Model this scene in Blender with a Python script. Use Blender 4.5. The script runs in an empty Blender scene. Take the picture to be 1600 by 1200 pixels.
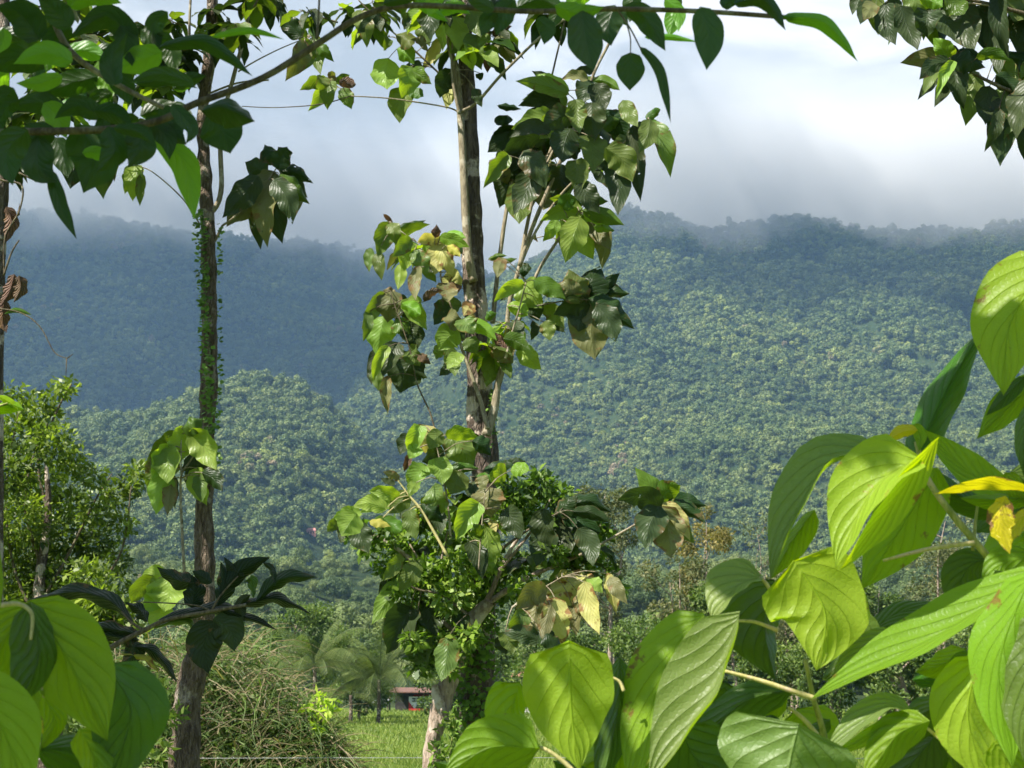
import bpy, bmesh, math, random
import numpy as np
from mathutils import Vector, Matrix, noise as mn

# ------------------------------------------------------------------ camera
S = bpy.context.scene
C = S.collection
PI = math.pi
R = math.radians
F = 2084.0
PITCH = R(12.7)
CAM = Vector((0, 0, 2.9))
cd = bpy.data.cameras.new('camera'); cam = bpy.data.objects.new('camera', cd); C.objects.link(cam)
cam.location = CAM; cam.rotation_euler = (PI/2 + PITCH, 0, 0)
cd.sensor_width = 36; cd.lens = 36*F/1600; cd.clip_start = .05; cd.clip_end = 30000
cd.dof.use_dof = True; cd.dof.focus_distance = 4.0; cd.dof.aperture_fstop = 17
S.camera = cam

# ------------------------------------------------------------------ world, sun, exposure
SUN_AZ_DIR = Vector((-.80, -.60, 0)).normalized()      # horizontal direction TOWARDS the sun
SUN_EL = R(49)
SUND = (SUN_AZ_DIR*math.cos(SUN_EL) + Vector((0, 0, math.sin(SUN_EL)))).normalized()
w = bpy.data.worlds.new('World'); S.world = w; w.use_nodes = True
def build_world():
    nt = w.node_tree; N = nt.nodes; L = nt.links; N.clear()
    out = N.new('ShaderNodeOutputWorld'); bg = N.new('ShaderNodeBackground'); bg2 = N.new('ShaderNodeBackground')
    sky = N.new('ShaderNodeTexSky'); sky.sky_type = 'NISHITA'; sky.sun_disc = False
    sky.sun_elevation = SUN_EL; sky.sun_rotation = math.atan2(SUN_AZ_DIR.x, SUN_AZ_DIR.y)
    sky.air_density = 1.2; sky.dust_density = 1.0
    bg.inputs[1].default_value = .04
    L.new(sky.outputs[0], bg.inputs[0])
    tc = N.new('ShaderNodeTexCoord'); sep = N.new('ShaderNodeSeparateXYZ'); L.new(tc.outputs['Generated'], sep.inputs[0])
    mp = N.new('ShaderNodeMapping'); mp.inputs['Scale'].default_value = (1, 1, 2.2); mp.inputs['Location'].default_value = (.3, .2, .1)
    L.new(tc.outputs['Generated'], mp.inputs[0])
    n1 = N.new('ShaderNodeTexNoise'); n1.inputs['Scale'].default_value = 2.6; n1.inputs['Detail'].default_value = 8; n1.inputs['Roughness'].default_value = .48
    n1.inputs['Distortion'].default_value = .25
    L.new(mp.outputs[0], n1.inputs[0])
    # elevation term: grey-blue base low over the ridge, whiter higher up
    n3 = N.new('ShaderNodeTexNoise'); n3.inputs['Scale'].default_value = 6.5; n3.inputs['Detail'].default_value = 9; n3.inputs['Roughness'].default_value = .55; n3.inputs['Distortion'].default_value = .6
    L.new(mp.outputs[0], n3.inputs[0]); s1 = N.new('ShaderNodeMath'); s1.operation = 'MULTIPLY_ADD'; L.new(n3.outputs[0], s1.inputs[0]); s1.inputs[1].default_value = .85; L.new(n1.outputs[0], s1.inputs[2])
    s2 = N.new('ShaderNodeMath'); s2.operation = 'SUBTRACT'; L.new(s1.outputs[0], s2.inputs[0]); s2.inputs[1].default_value = .425
    e = N.new('ShaderNodeMapRange'); e.interpolation_type = 'SMOOTHSTEP'
    L.new(sep.outputs[2], e.inputs[0]); e.inputs[1].default_value = .27; e.inputs[2].default_value = .47; e.inputs[3].default_value = -.13; e.inputs[4].default_value = .09
    a = N.new('ShaderNodeMath'); L.new(s2.outputs[0], a.inputs[0]); L.new(e.outputs[0], a.inputs[1])
    r = N.new('ShaderNodeValToRGB'); L.new(a.outputs[0], r.inputs[0])
    r.color_ramp.elements[0].position = .41; r.color_ramp.elements[0].color = (.49, .54, .59, 1)
    r.color_ramp.elements[1].position = .66; r.color_ramp.elements[1].color = (1.0, 1.01, 1.03, 1)
    k = r.color_ramp.elements.new(.53); k.color = (.64, .685, .73, 1)
    L.new(r.outputs[0], bg2.inputs[0]); bg2.inputs[1].default_value = .50
    # cloud cover: over the mountains, opening to blue overhead and behind
    c1 = N.new('ShaderNodeMapRange'); c1.interpolation_type = 'SMOOTHSTEP'; L.new(sep.outputs[1], c1.inputs[0])
    c1.inputs[1].default_value = .52; c1.inputs[2].default_value = .78
    n2 = N.new('ShaderNodeTexNoise'); n2.inputs['Scale'].default_value = 1.7; n2.inputs['Detail'].default_value = 6
    L.new(tc.outputs['Generated'], n2.inputs[0])
    c2 = N.new('ShaderNodeMapRange'); L.new(n2.outputs[0], c2.inputs[0]); c2.inputs[1].default_value = .6; c2.inputs[2].default_value = .72
    m = N.new('ShaderNodeMath'); m.operation = 'MAXIMUM'; L.new(c1.outputs[0], m.inputs[0]); L.new(c2.outputs[0], m.inputs[1])
    mx = N.new('ShaderNodeMixShader'); L.new(m.outputs[0], mx.inputs[0]); L.new(bg.outputs[0], mx.inputs[1]); L.new(bg2.outputs[0], mx.inputs[2])
    L.new(mx.outputs[0], out.inputs[0])
build_world()
sd = bpy.data.lights.new('sun', 'SUN'); sd.energy = 5.0; sd.angle = R(.55); sd.color = (1, .95, .86)
so = bpy.data.objects.new('sun', sd); C.objects.link(so)
so.rotation_euler = SUND.to_track_quat('Z', 'Y').to_euler(); so.location = (0, 0, 50)
S.view_settings.view_transform = 'Standard'; S.view_settings.look = 'None'
S.view_settings.exposure = 1.28; S.view_settings.gamma = 1
cy = S.cycles
cy.use_denoising = True
try: cy.denoiser = 'OPENIMAGEDENOISE'; cy.denoising_input_passes = 'RGB_ALBEDO_NORMAL'; cy.denoising_prefilter = 'ACCURATE'
except Exception: pass
cy.max_bounces = 6; cy.diffuse_bounces = 3; cy.glossy_bounces = 2; cy.transmission_bounces = 4; cy.volume_bounces = 2
cy.transparent_max_bounces = 6; cy.caustics_reflective = False; cy.caustics_refractive = False
cy.use_adaptive_sampling = True; cy.adaptive_threshold = .015
cy.volume_step_rate = 2.0; cy.volume_max_steps = 128

# ------------------------------------------------------------------ helpers
def ray(px, py):
    x = (px-800)/F; v = (600-py)/F
    cp, sp = math.cos(PITCH), math.sin(PITCH)
    return Vector((x, cp - v*sp, sp + v*cp))
def P(px, py, Y):                     # a point of the photo at the distance Y ahead of the camera
    d = ray(px, py); return CAM + d*(Y/d.y)
def tag(o, label=None, cat=None, group=None, kind=None):
    if label: o['label'] = label
    if cat: o['category'] = cat
    if group: o['group'] = group
    if kind: o['kind'] = kind
    return o
def empty(name, loc, label, cat, group=None):
    o = bpy.data.objects.new(name, None); C.objects.link(o); o.location = loc; o.empty_display_size = .1
    return tag(o, label, cat, group)
def link_mesh(name, me, mat, parent=None, smooth=True):
    o = bpy.data.objects.new(name, me); C.objects.link(o)
    if mat and not me.materials: me.materials.append(mat)
    if parent: o.parent = parent
    return o
def origin(parent):
    p = parent; v = Vector((0, 0, 0))
    while p: v += p.location; p = p.parent
    return v
def mesh_from(name, V, Fc, UV=None, smooth=True, col=None):
    me = bpy.data.meshes.new(name); me.from_pydata([tuple(v) for v in V], [], [tuple(f) for f in Fc])
    if UV is not None:
        ul = me.uv_layers.new(name='UVMap')
        li = np.empty(len(me.loops), dtype=np.int32); me.loops.foreach_get('vertex_index', li)
        ul.data.foreach_set('uv', np.asarray(UV, dtype=np.float32)[li].ravel())
    if smooth: me.polygons.foreach_set('use_smooth', [True]*len(me.polygons))
    me.update(); return me
def quads_mesh(name, V4, UV4=None, smooth=False):   # V4: (n,4,3) numpy
    V4 = np.asarray(V4, dtype=np.float32); n = len(V4)
    me = bpy.data.meshes.new(name)
    me.vertices.add(n*4); me.vertices.foreach_set('co', V4.reshape(-1))
    me.loops.add(n*4); me.loops.foreach_set('vertex_index', np.arange(n*4, dtype=np.int32))
    me.polygons.add(n); me.polygons.foreach_set('loop_start', np.arange(0, n*4, 4, dtype=np.int32))
    try: me.polygons.foreach_set('loop_total', np.full(n, 4, dtype=np.int32))
    except Exception: pass
    if UV4 is not None:
        ul = me.uv_layers.new(name='UVMap'); ul.data.foreach_set('uv', np.asarray(UV4, dtype=np.float32).reshape(-1))
    me.update(calc_edges=True); me.validate(); return me
def smoothpts(pts, rad, n=5):         # catmull-rom of points and radii
    out = []; rr = []
    m = len(pts)
    for i in range(m-1):
        p0 = pts[max(i-1, 0)]; p1 = pts[i]; p2 = pts[i+1]; p3 = pts[min(i+2, m-1)]
        for k in range(n):
            t = k/n
            out.append(.5*((2*p1) + (p2-p0)*t + (2*p0-5*p1+4*p2-p3)*t*t + (3*p1-p0-3*p2+p3)*t**3))
            rr.append(rad[i]*(1-t)+rad[i+1]*t)
    out.append(pts[-1]); rr.append(rad[-1]); return out, rr
def tube(pts, rad, seg=8, n=5, lump=0, off=Vector((0, 0, 0)), V=None, Fc=None, seed=0):
    if V is None: V, Fc = [], []
    pts = [Vector(p) for p in pts]
    if n > 1 and len(pts) > 2: pts, rad = smoothpts(pts, rad, n)
    base = len(V); m = len(pts); prev = None
    for i, p in enumerate(pts):
        t = (pts[min(i+1, m-1)] - pts[max(i-1, 0)])
        t = t.normalized() if t.length > 1e-9 else Vector((0, 0, 1))
        if prev is None:
            a = Vector((1, 0, 0)) if abs(t.x) < .8 else Vector((0, 1, 0)); u = t.cross(a).normalized()
        else: u = (prev - t*prev.dot(t)).normalized()
        prev = u; v = t.cross(u)
        for k in range(seg):
            a = 2*PI*k/seg; d = u*math.cos(a)+v*math.sin(a); r = rad[i]
            if lump:
                q = (p + d*r)
                r *= 1 + lump*(mn.noise(q*(1.1/max(rad[0], .02)) + Vector((seed, 0, 0)))*.9 + .6*mn.noise(q*(.35/max(rad[0], .02))))
            V.append(p + d*r - off)
    for i in range(m-1):
        for k in range(seg):
            a = base+i*seg+k; b = base+i*seg+(k+1) % seg
            Fc.append((a, b, b+seg, a+seg))
    Fc.append([base+k for k in range(seg)][::-1]); Fc.append([base+(m-1)*seg+k for k in range(seg)])
    return V, Fc
def tube_obj(name, pts, rad, mat, parent, **k):
    V, Fc = tube(pts, rad, off=origin(parent), **k)
    return link_mesh(name, mesh_from(name, V, Fc), mat, parent)

# ------------------------------------------------------------------ materials
class NT:
    def __init__(s, name):
        s.m = bpy.data.materials.new(name); s.m.use_nodes = True; s.nt = s.m.node_tree; s.N = s.nt.nodes; s.L = s.nt.links; s.N.clear()
        s.out = s.N.new('ShaderNodeOutputMaterial')
    def node(s, t, **k):
        n = s.N.new(t)
        for a, b in k.items(): setattr(n, a, b)
        return n
    def put(s, sock, v):
        if hasattr(v, 'is_output') or isinstance(v, bpy.types.NodeSocket): s.L.new(v, sock)
        else:
            if isinstance(v, (tuple, list)) and len(v) == 3 and len(sock.default_value) == 4: v = tuple(v)+(1,)
            sock.default_value = v
    def math(s, op, a, b=0, c=None, clamp=False):
        n = s.node('ShaderNodeMath', operation=op, use_clamp=clamp); s.put(n.inputs[0], a); s.put(n.inputs[1], b)
        if c is not None: s.put(n.inputs[2], c)
        return n.outputs[0]
    def mix(s, f, a, b, mode='MIX'):
        n = s.node('ShaderNodeMix', data_type='RGBA', blend_type=mode); s.put(n.inputs[0], f); s.put(n.inputs[6], a); s.put(n.inputs[7], b); return n.outputs[2]
    def noise(s, vec, scale, detail=4, rough=.5, dist=0):
        n = s.node('ShaderNodeTexNoise'); s.put(n.inputs['Vector'], vec); n.inputs['Scale'].default_value = scale
        n.inputs['Detail'].default_value = detail; n.inputs['Roughness'].default_value = rough; n.inputs['Distortion'].default_value = dist; return n.outputs[0]
    def rng(s, v, a, b, c=0, d=1, smooth=True):
        n = s.node('ShaderNodeMapRange'); n.interpolation_type = 'SMOOTHSTEP' if smooth else 'LINEAR'
        s.put(n.inputs[0], v)
        for i, q in enumerate((a, b, c, d)): n.inputs[i+1].default_value = q
        return n.outputs[0]
    def geo(s, o): return s.node('ShaderNodeNewGeometry').outputs[o]
    def coord(s, o='Object'): return s.node('ShaderNodeTexCoord').outputs[o]
    def bump(s, h, strength=.5, dist=.01):
        n = s.node('ShaderNodeBump'); n.inputs['Strength'].default_value = strength; n.inputs['Distance'].default_value = dist; s.put(n.inputs['Height'], h); return n.outputs[0]
    def principled(s, col, rough=.6, normal=None, metallic=0, spec=.5):
        n = s.node('ShaderNodeBsdfPrincipled'); s.put(n.inputs['Base Color'], col); s.put(n.inputs['Roughness'], rough)
        n.inputs['Metallic'].default_value = metallic
        try: n.inputs['Specular IOR Level'].default_value = spec
        except Exception: pass
        if normal is not None: s.put(n.inputs['Normal'], normal)
        return n.outputs[0]
    def done(s, sh): s.L.new(sh, s.out.inputs[0]); return s.m

def leaf_mat(name, top, under, glow, K=9, c=.35, var=.25, rough=.42, tr=.45, spots=0, spotcol=(.25, .13, .04), vein=.35, bump=.5, bdist=.004, nscale=8, spec=.5, holes=0):
    t = NT(name)
    uv = t.coord('UV'); sp = t.node('ShaderNodeSeparateXYZ'); t.L.new(uv, sp.inputs[0])
    a = t.math('ABSOLUTE', t.math('SUBTRACT', t.math('MULTIPLY', sp.outputs[0], 2), 1))
    aw = t.math('POWER', a, .85)
    s = t.math('MULTIPLY', t.math('SUBTRACT', sp.outputs[1], t.math('MULTIPLY', aw, c)), K)
    ph = t.math('ABSOLUTE', t.math('SUBTRACT', t.math('FRACT', s), .5))       # .5 on a vein .. 0 between
    v1 = t.rng(ph, .455, .5); v2 = t.rng(a, .04, 0)
    vv = t.math('MAXIMUM', t.math('MULTIPLY', v1, t.rng(a, 1, .35)), v2)
    oc = t.coord('Object')
    n1 = t.noise(oc, nscale, 3, .5); oi = t.node('ShaderNodeObjectInfo').outputs['Random']
    base = t.mix(t.geo('Backfacing'), top, under)
    hv = t.node('ShaderNodeHueSaturation'); t.put(hv.inputs['Color'], base)
    t.put(hv.inputs['Value'], t.math('ADD', t.math('ADD', 1-var*.8, t.math('MULTIPLY', oi, var)), t.math('MULTIPLY', n1, var)))
    t.put(hv.inputs['Hue'], t.math('ADD', .5-.02, t.math('MULTIPLY', t.math('FRACT', t.math('MULTIPLY', oi, 7.3)), .035)))
    colr = t.mix(t.math('MULTIPLY', vv, vein), hv.outputs[0], tuple(min(1, x*1.7+.03) for x in top))
    g = t.node('ShaderNodeHueSaturation'); t.put(g.inputs['Color'], glow)
    t.put(g.inputs['Value'], t.math('ADD', 1-var*.5, t.math('MULTIPLY', oi, var)))
    gl = t.mix(t.math('MULTIPLY', vv, .3), g.outputs[0], tuple(x*.55 for x in glow))
    if spots:
        nn = t.noise(oc, nscale*2.5, 5, .65); edge = t.math('ADD', nn, t.math('MULTIPLY', t.math('POWER', a, 3), .13))
        edge = t.math('ADD', edge, t.math('MULTIPLY', oi, .12))
        m = t.rng(edge, .72-spots*.2, .80-spots*.2)
        colr = t.mix(m, colr, spotcol); gl = t.mix(m, gl, tuple(x*.8 for x in spotcol))
    fine = t.node('ShaderNodeTexVoronoi', feature='DISTANCE_TO_EDGE'); t.put(fine.inputs['Vector'], oc); fine.inputs['Scale'].default_value = nscale*12
    h = t.math('ADD', t.math('MULTIPLY', t.math('COSINE', t.math('MULTIPLY', ph, PI*1.0)), .4), t.math('MULTIPLY', vv, -.7))
    h = t.math('ADD', h, t.math('MULTIPLY', t.rng(fine.outputs[0], 0, .18), .07)); h = t.math('ADD', h, t.math('MULTIPLY', n1, .9))
    nb = t.bump(h, bump, bdist)
    pr = t.principled(colr, rough, nb, spec=spec); tl = t.node('ShaderNodeBsdfTranslucent'); t.put(tl.inputs[0], gl); t.put(tl.inputs['Normal'], nb)
    mx = t.node('ShaderNodeMixShader'); mx.inputs[0].default_value = tr; t.L.new(pr, mx.inputs[1]); t.L.new(tl.outputs[0], mx.inputs[2])
    sh = mx.outputs[0]
    if holes:
        nh = t.noise(oc, nscale*4, 2, .4); tb = t.node('ShaderNodeBsdfTransparent'); mh = t.node('ShaderNodeMixShader')
        t.put(mh.inputs[0], t.math('MULTIPLY', t.math('GREATER_THAN', nh, .80-holes*.12), t.math('LESS_THAN', vv, .3)))
        t.L.new(sh, mh.inputs[1]); t.L.new(tb.outputs[0], mh.inputs[2]); sh = mh.outputs[0]
    return t.done(sh)
def foliage_mat(name, cols, tr=.3, rough=.55, scale=.5, glow=None, spec=.3):   # colour varies leaf by leaf and clump by clump
    t = NT(name); rnd = t.geo('Random Per Island'); n = t.noise(t.geo('Position'), scale, 3, .5)
    r = t.node('ShaderNodeValToRGB'); e = r.color_ramp.elements
    x = t.math('ADD', t.math('MULTIPLY', rnd, .6), t.math('MULTIPLY', t.rng(n, .3, .7), .4)); t.put(r.inputs[0], x)
    e[0].color = cols[0]+(1,); e[0].position = 0; e[1].color = cols[-1]+(1,); e[1].position = 1
    for i in range(1, len(cols)-1): k = e.new(i/(len(cols)-1)); k.color = cols[i]+(1,)
    pr = t.principled(r.outputs[0], rough, spec=spec); tl = t.node('ShaderNodeBsdfTranslucent')
    gc = t.mix(1, r.outputs[0], glow or (1.6, 1.8, .7), 'MULTIPLY'); t.put(tl.inputs[0], gc)
    mx = t.node('ShaderNodeMixShader'); mx.inputs[0].default_value = tr; t.L.new(pr, mx.inputs[1]); t.L.new(tl.outputs[0], mx.inputs[2])
    return t.done(mx.outputs[0])
def bark_mat(name, c1, c2, c3, scale=6, bstr=.9, bd=.02, lich=.55, patch=1.0):
    t = NT(name); oc = t.coord('Object')
    mp = t.node('ShaderNodeMapping'); mp.inputs['Scale'].default_value = (1, 1, .22); t.L.new(oc, mp.inputs[0])
    n1 = t.noise(mp.outputs[0], scale*5, 6, .65, .4); n2 = t.noise(oc, scale*.8, 5, .6); n3 = t.noise(oc, scale*6, 3, .7)
    vo = t.node('ShaderNodeTexVoronoi', feature='DISTANCE_TO_EDGE'); t.put(vo.inputs['Vector'], mp.outputs[0]); vo.inputs['Scale'].default_value = scale*6
    col = t.mix(t.rng(n1, .35, .65), c1, c2)
    col = t.mix(t.math('MULTIPLY', t.rng(n2, lich, lich+.08), patch), col, c3)
    col = t.mix(t.math('MULTIPLY', t.rng(n3, .6, .7), .5), col, tuple(x*.35 for x in c1))
    h = t.math('ADD', t.math('MULTIPLY', n1, 1), t.math('MULTIPLY', t.rng(vo.outputs[0], 0, .15), .6))
    h = t.math('ADD', h, n3)
    return t.done(t.principled(col, .85, t.bump(h, bstr, bd), spec=.2))
def plain_mat(name, col, rough=.6, var=.15, scale=8, metallic=0, bump=.2, spec=.4, grime=(.1, .09, .07)):
    t = NT(name); oc = t.coord('Object'); n = t.noise(oc, scale, 5, .6)
    c = t.mix(t.math('MULTIPLY', t.rng(n, .4, .75), var*2), col, grime)
    return t.done(t.principled(c, rough, t.bump(n, bump, .01), metallic=metallic, spec=spec))

M = {}
M['bark_left'] = bark_mat('bark_left', (.09, .063, .043), (.24, .18, .13), (.40, .33, .26), 7, lich=.58, bstr=1, bd=.03)
M['bark_mid'] = bark_mat('bark_mid', (.07, .05, .038), (.17, .13, .10), (.56, .46, .37), 6, lich=.52)
M['bark_pale'] = bark_mat('bark_pale', (.22, .16, .12), (.42, .33, .26), (.52, .44, .36), 7, bstr=.6, bd=.01)
M['twig'] = bark_mat('twig', (.15, .12, .075), (.33, .28, .19), (.40, .35, .26), 14, bstr=.4, bd=.004)
M['twig_dark'] = bark_mat('twig_dark', (.07, .055, .035), (.16, .13, .08), (.2, .19, .12), 20, bstr=.4, bd=.003)
M['green_stem'] = bark_mat('green_stem', (.22, .26, .06), (.45, .42, .15), (.5, .42, .22), 25, bstr=.2, bd=.002)
M['petiole'] = bark_mat('petiole', (.42, .38, .14), (.62, .52, .26), (.55, .42, .28), 40, bstr=.2, bd=.001)
M['fg_leaf'] = leaf_mat('fg_leaf', (.15, .31, .003), (.16, .27, .02), (.46, .68, .001), K=5.5, c=.55, nscale=14, var=.22, rough=.42, tr=.46, bump=.8, bdist=.003, vein=.24, spec=.25, spots=-.3, spotcol=(.22, .16, .03))
M['fg_leaf_pale'] = leaf_mat('fg_leaf_pale', (.25, .42, .004), (.23, .35, .03), (.62, .80, .001), K=5.5, c=.55, nscale=14, var=.15, rough=.42, tr=.44, bump=.8, bdist=.003, vein=.28, spec=.25, spots=-.3, spotcol=(.3, .2, .03))
M['fg_leaf_deep'] = leaf_mat('fg_leaf_deep', (.045, .12, .004), (.08, .14, .02), (.12, .26, .001), K=5.5, c=.55, nscale=14, var=.2, rough=.4, tr=.36, bump=.8, bdist=.003, vein=.35, spec=.35)  # deeper green; also carries the shadow over the lower left leaves
M['fg_leaf_grey'] = leaf_mat('fg_leaf_grey', (.15, .23, .05), (.16, .23, .06), (.32, .50, .002), K=5.5, c=.6, nscale=14, var=.15, rough=.42, tr=.38, bump=.8, bdist=.0035, vein=.4, spec=.42)
M['fg_leaf_yellow'] = leaf_mat('fg_leaf_yellow', (.55, .50, .012), (.55, .50, .02), (.80, .72, .005), K=7, c=.45, nscale=14, var=.15, rough=.4, spots=.25)
M['branch_leaf'] = leaf_mat('branch_leaf', (.017, .045, .006), (.028, .055, .012), (.06, .16, .002), K=6, nscale=20, var=.35, rough=.4, tr=.42, bump=.4, bdist=.002)  # shade of the overhanging branch is put into this dark leaf colour
M['branch_leaf_lit'] = leaf_mat('branch_leaf_lit', (.10, .26, .015), (.12, .26, .03), (.30, .62, .01), K=6, nscale=20, var=.2, rough=.4, tr=.5, bump=.4, bdist=.002)  # lit copy of the branch leaf, sunlight put into the colour
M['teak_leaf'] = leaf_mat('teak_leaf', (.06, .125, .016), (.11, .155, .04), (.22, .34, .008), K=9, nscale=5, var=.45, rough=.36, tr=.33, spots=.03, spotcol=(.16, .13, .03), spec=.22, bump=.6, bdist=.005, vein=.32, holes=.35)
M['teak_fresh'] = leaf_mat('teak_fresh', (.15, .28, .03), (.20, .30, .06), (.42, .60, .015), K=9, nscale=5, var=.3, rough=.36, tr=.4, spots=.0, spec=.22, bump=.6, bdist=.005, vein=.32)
M['teak_shaded'] = leaf_mat('teak_shaded', (.018, .04, .010), (.045, .065, .025), (.05, .10, .008), K=9, nscale=5, var=.4, rough=.38, tr=.25, spots=.08, spotcol=(.10, .08, .03), spec=.2, bump=.6, bdist=.005, vein=.3, holes=.4)  # darker copy of teak_leaf with the shadow put into its colour
M['teak_olive'] = leaf_mat('teak_olive', (.10, .12, .03), (.17, .17, .07), (.18, .20, .02), K=9, nscale=5, var=.4, rough=.42, tr=.3, spots=.3, spotcol=(.20, .13, .05), spec=.22, bump=.6, bdist=.005, vein=.32, holes=.3)
M['teak_yellow'] = leaf_mat('teak_yellow', (.46, .42, .09), (.48, .45, .16), (.62, .56, .08), K=9, nscale=5, var=.3, rough=.45, tr=.4, spots=.4, spotcol=(.3, .17, .06), spec=.22, bump=.6, bdist=.005, vein=.3)
M['dry_leaf'] = leaf_mat('dry_leaf', (.14, .08, .04), (.20, .12, .07), (.22, .11, .04), K=8, nscale=8, var=.4, rough=.7, tr=.2, spots=.3, bump=1, bdist=.02)
M['shade_leaf'] = leaf_mat('shade_leaf', (.014, .03, .009), (.028, .045, .018), (.025, .05, .005), K=9, nscale=8, var=.3, rough=.4, tr=.2, spots=.15, spotcol=(.12, .08, .03), bump=.7, bdist=.006, vein=.3, spec=.18)  # sapling leaves: their shade is mixed into this near-black colour

# ------------------------------------------------------------------ leaves
def prof(t, kind):
    if kind == 'heart': w = (max(0, math.sin(PI*min(1, t**.53)))**(.5+.5*t))*1.0 if t < 1 else 0
    elif kind == 'round': w = math.sin(PI*t**.9)**.55
    elif kind == 'lance': w = math.sin(PI*t**.85)**.95
    else: w = (max(0, math.sin(PI*t**.76))**(.5+.58*t))*.99
    return max(w, .0)
def leaf_grid(mid, dirs, W, kind='heart', na=14, ns=5, curl=0.0, wave=.05, seed=0, rag=0, off=Vector((0, 0, 0)), lobe=.12):
    """mid: list of 3D points; dirs: (A,B) functions t->unit vector; W: true half width"""
    pts, _ = smoothpts([Vector(p) for p in mid], [0]*len(mid), 8)
    L = [0]
    for i in range(1, len(pts)): L.append(L[-1] + (pts[i]-pts[i-1]).length)
    tot = L[-1]
    def at(t):
        d = t*tot
        for i in range(1, len(pts)):
            if L[i] >= d or i == len(pts)-1:
                k = (d-L[i-1])/max(1e-9, L[i]-L[i-1]); return pts[i-1].lerp(pts[i], k)
    V, UV, Fc = [], [], []; rs = random.Random(seed); ph = rs.random()*6
    cols = 2*ns+1
    for i in range(na+1):
        t = i/na; t = t**.9 if t > 0 else 0; c = at(t); T = (at(min(1, t+.03)) - at(max(0, t-.03))).normalized()
        w = prof(t, kind)*W
        for j in range(-ns, ns+1):
            s = abs(j)/ns; dirv = dirs[0] if j < 0 else dirs[1]
            D = (dirv - T*dirv.dot(T)).normalized() if j else T
            nrm = T.cross(D).normalized() if j < 0 else D.cross(T).normalized()
            if j == 0: p = c.copy()
            else:
                ww = w*(1 - (rag*abs(mn.noise(Vector((t*9, seed, s*2+(5 if j < 0 else 0))))) if rag else 0))
                p = c + D*(ww*s) + nrm*(ww*(curl*s*s + wave*s*math.sin(t*17+ph+(2 if j < 0 else 0))) + wave*.5*W*mn.noise(Vector((t*4, s*1.5, seed*3.1+j*.1)))*s)
                p += nrm*(-.05*W*s*abs(math.sin((t-.4*s)*15)))*.17
                if kind == 'heart': p -= T*(lobe*tot*math.sin(PI*min(1, s*1.15)*.75)*1.15*max(0, 1-t*2.6)**1.3)
                p += T*(-.04*tot*s*s)*(1-t)
            V.append(p-off); UV.append((.5+.5*j/ns, t))
    for i in range(na):
        for j in range(cols-1):
            a = i*cols+j; Fc.append((a, a+1, a+1+cols, a+cols))
    return V, Fc, UV
def pleaf(parent, pts, w1, w2, Y, mat, kind='heart', f=(1, 1), W=None, curl=-.12, wave=.05, seed=None, rag=0, label=None, dY=0, lobe=.12, name='leaf', thick=True):
    """a leaf whose midrib runs through photo points (base..tip) at distance Y; w1 = half width seen left/up, w2 = right/down of it"""
    global _ls; _ls += 1; seed = _ls if seed is None else seed
    n = len(pts)
    if n == 2: pts = [pts[0], ((pts[0][0]+pts[1][0])/2, (pts[0][1]+pts[1][1])/2), pts[1]]; n = 3
    Ys = [p[2] if len(p) > 2 else Y + dY*i/(n-1) for i, p in enumerate(pts)]
    mid = [P(p[0], p[1], y) for p, y in zip(pts, Ys)]
    Ym = sum(Ys)/n; k = Ym/F
    chord = (mid[-1]-mid[0]); c = mid[n//2]; v = (c-CAM).normalized()
    Sx = chord.cross(v).normalized()
    dx = pts[-1][0]-pts[0][0]; dy = pts[-1][1]-pts[0][1]
    # Sx in screen terms
    sx = Sx.x; sz = Sx.z
    first = (sx < 0) if abs(dy) > abs(dx) else (sz > 0)
    A = Sx if first else -Sx; B = -A
    if kind == 'heart' or root_scale: w1, w2, W = w1*.93, w2*.93, (W*.93 if W else None)
    Wt = (W or max(abs(w1), abs(w2))*1.08)
    def mk(dirv, w, fs):
        r = max(-1, min(1, w/Wt)); return (dirv*r + v*fs*math.sqrt(max(0, 1-r*r))).normalized()
    d1 = mk(A, w1, f[0]); d2 = mk(B, w2, f[1])
    # keep a consistent handedness so the leaf's upper face looks the same way for both halves
    V, Fc, UV = leaf_grid(mid, (d1, d2), Wt*k, kind, na=18, ns=6, curl=curl, wave=wave, seed=seed, rag=rag, off=origin(parent), lobe=lobe)
    o = link_mesh(name, mesh_from(name, V, Fc, UV), M[mat], parent)
    if label: o['label'] = label
    return o
_ls = 0
root_scale = False
TPL = {}
def leaf_template(kind, i):
    key = (kind, i)
    if key in TPL: return TPL[key]
    rs = random.Random(hash((len(kind), i)) & 0xffff)
    rs = random.Random(i*77+len(kind))
    drp = rs.uniform(.15, .6); sw = rs.uniform(-.12, .12)
    mid = [Vector((x, sw*x*x, -drp*x*x)) for x in (0, .25, .5, .75, 1)]
    wd = {'teak': .33, 'small': .26, 'lance': .16, 'heart': .40}[kind]*rs.uniform(.85, 1.12)
    up = rs.uniform(-.15, .45)
    V, Fc, UV = leaf_grid(mid, (Vector((0, -1, up)).normalized(), Vector((0, 1, up)).normalized()), wd, {'teak': 'teak', 'small': 'teak', 'lance': 'lance', 'heart': 'heart'}[kind],
                          na=12, ns=4, curl=rs.uniform(-.45, -.05), wave=.10, seed=i, rag=.0 if i % 3 else .35)
    me = mesh_from(kind+'_leaf', V, Fc, UV); TPL[key] = me; return me
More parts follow.
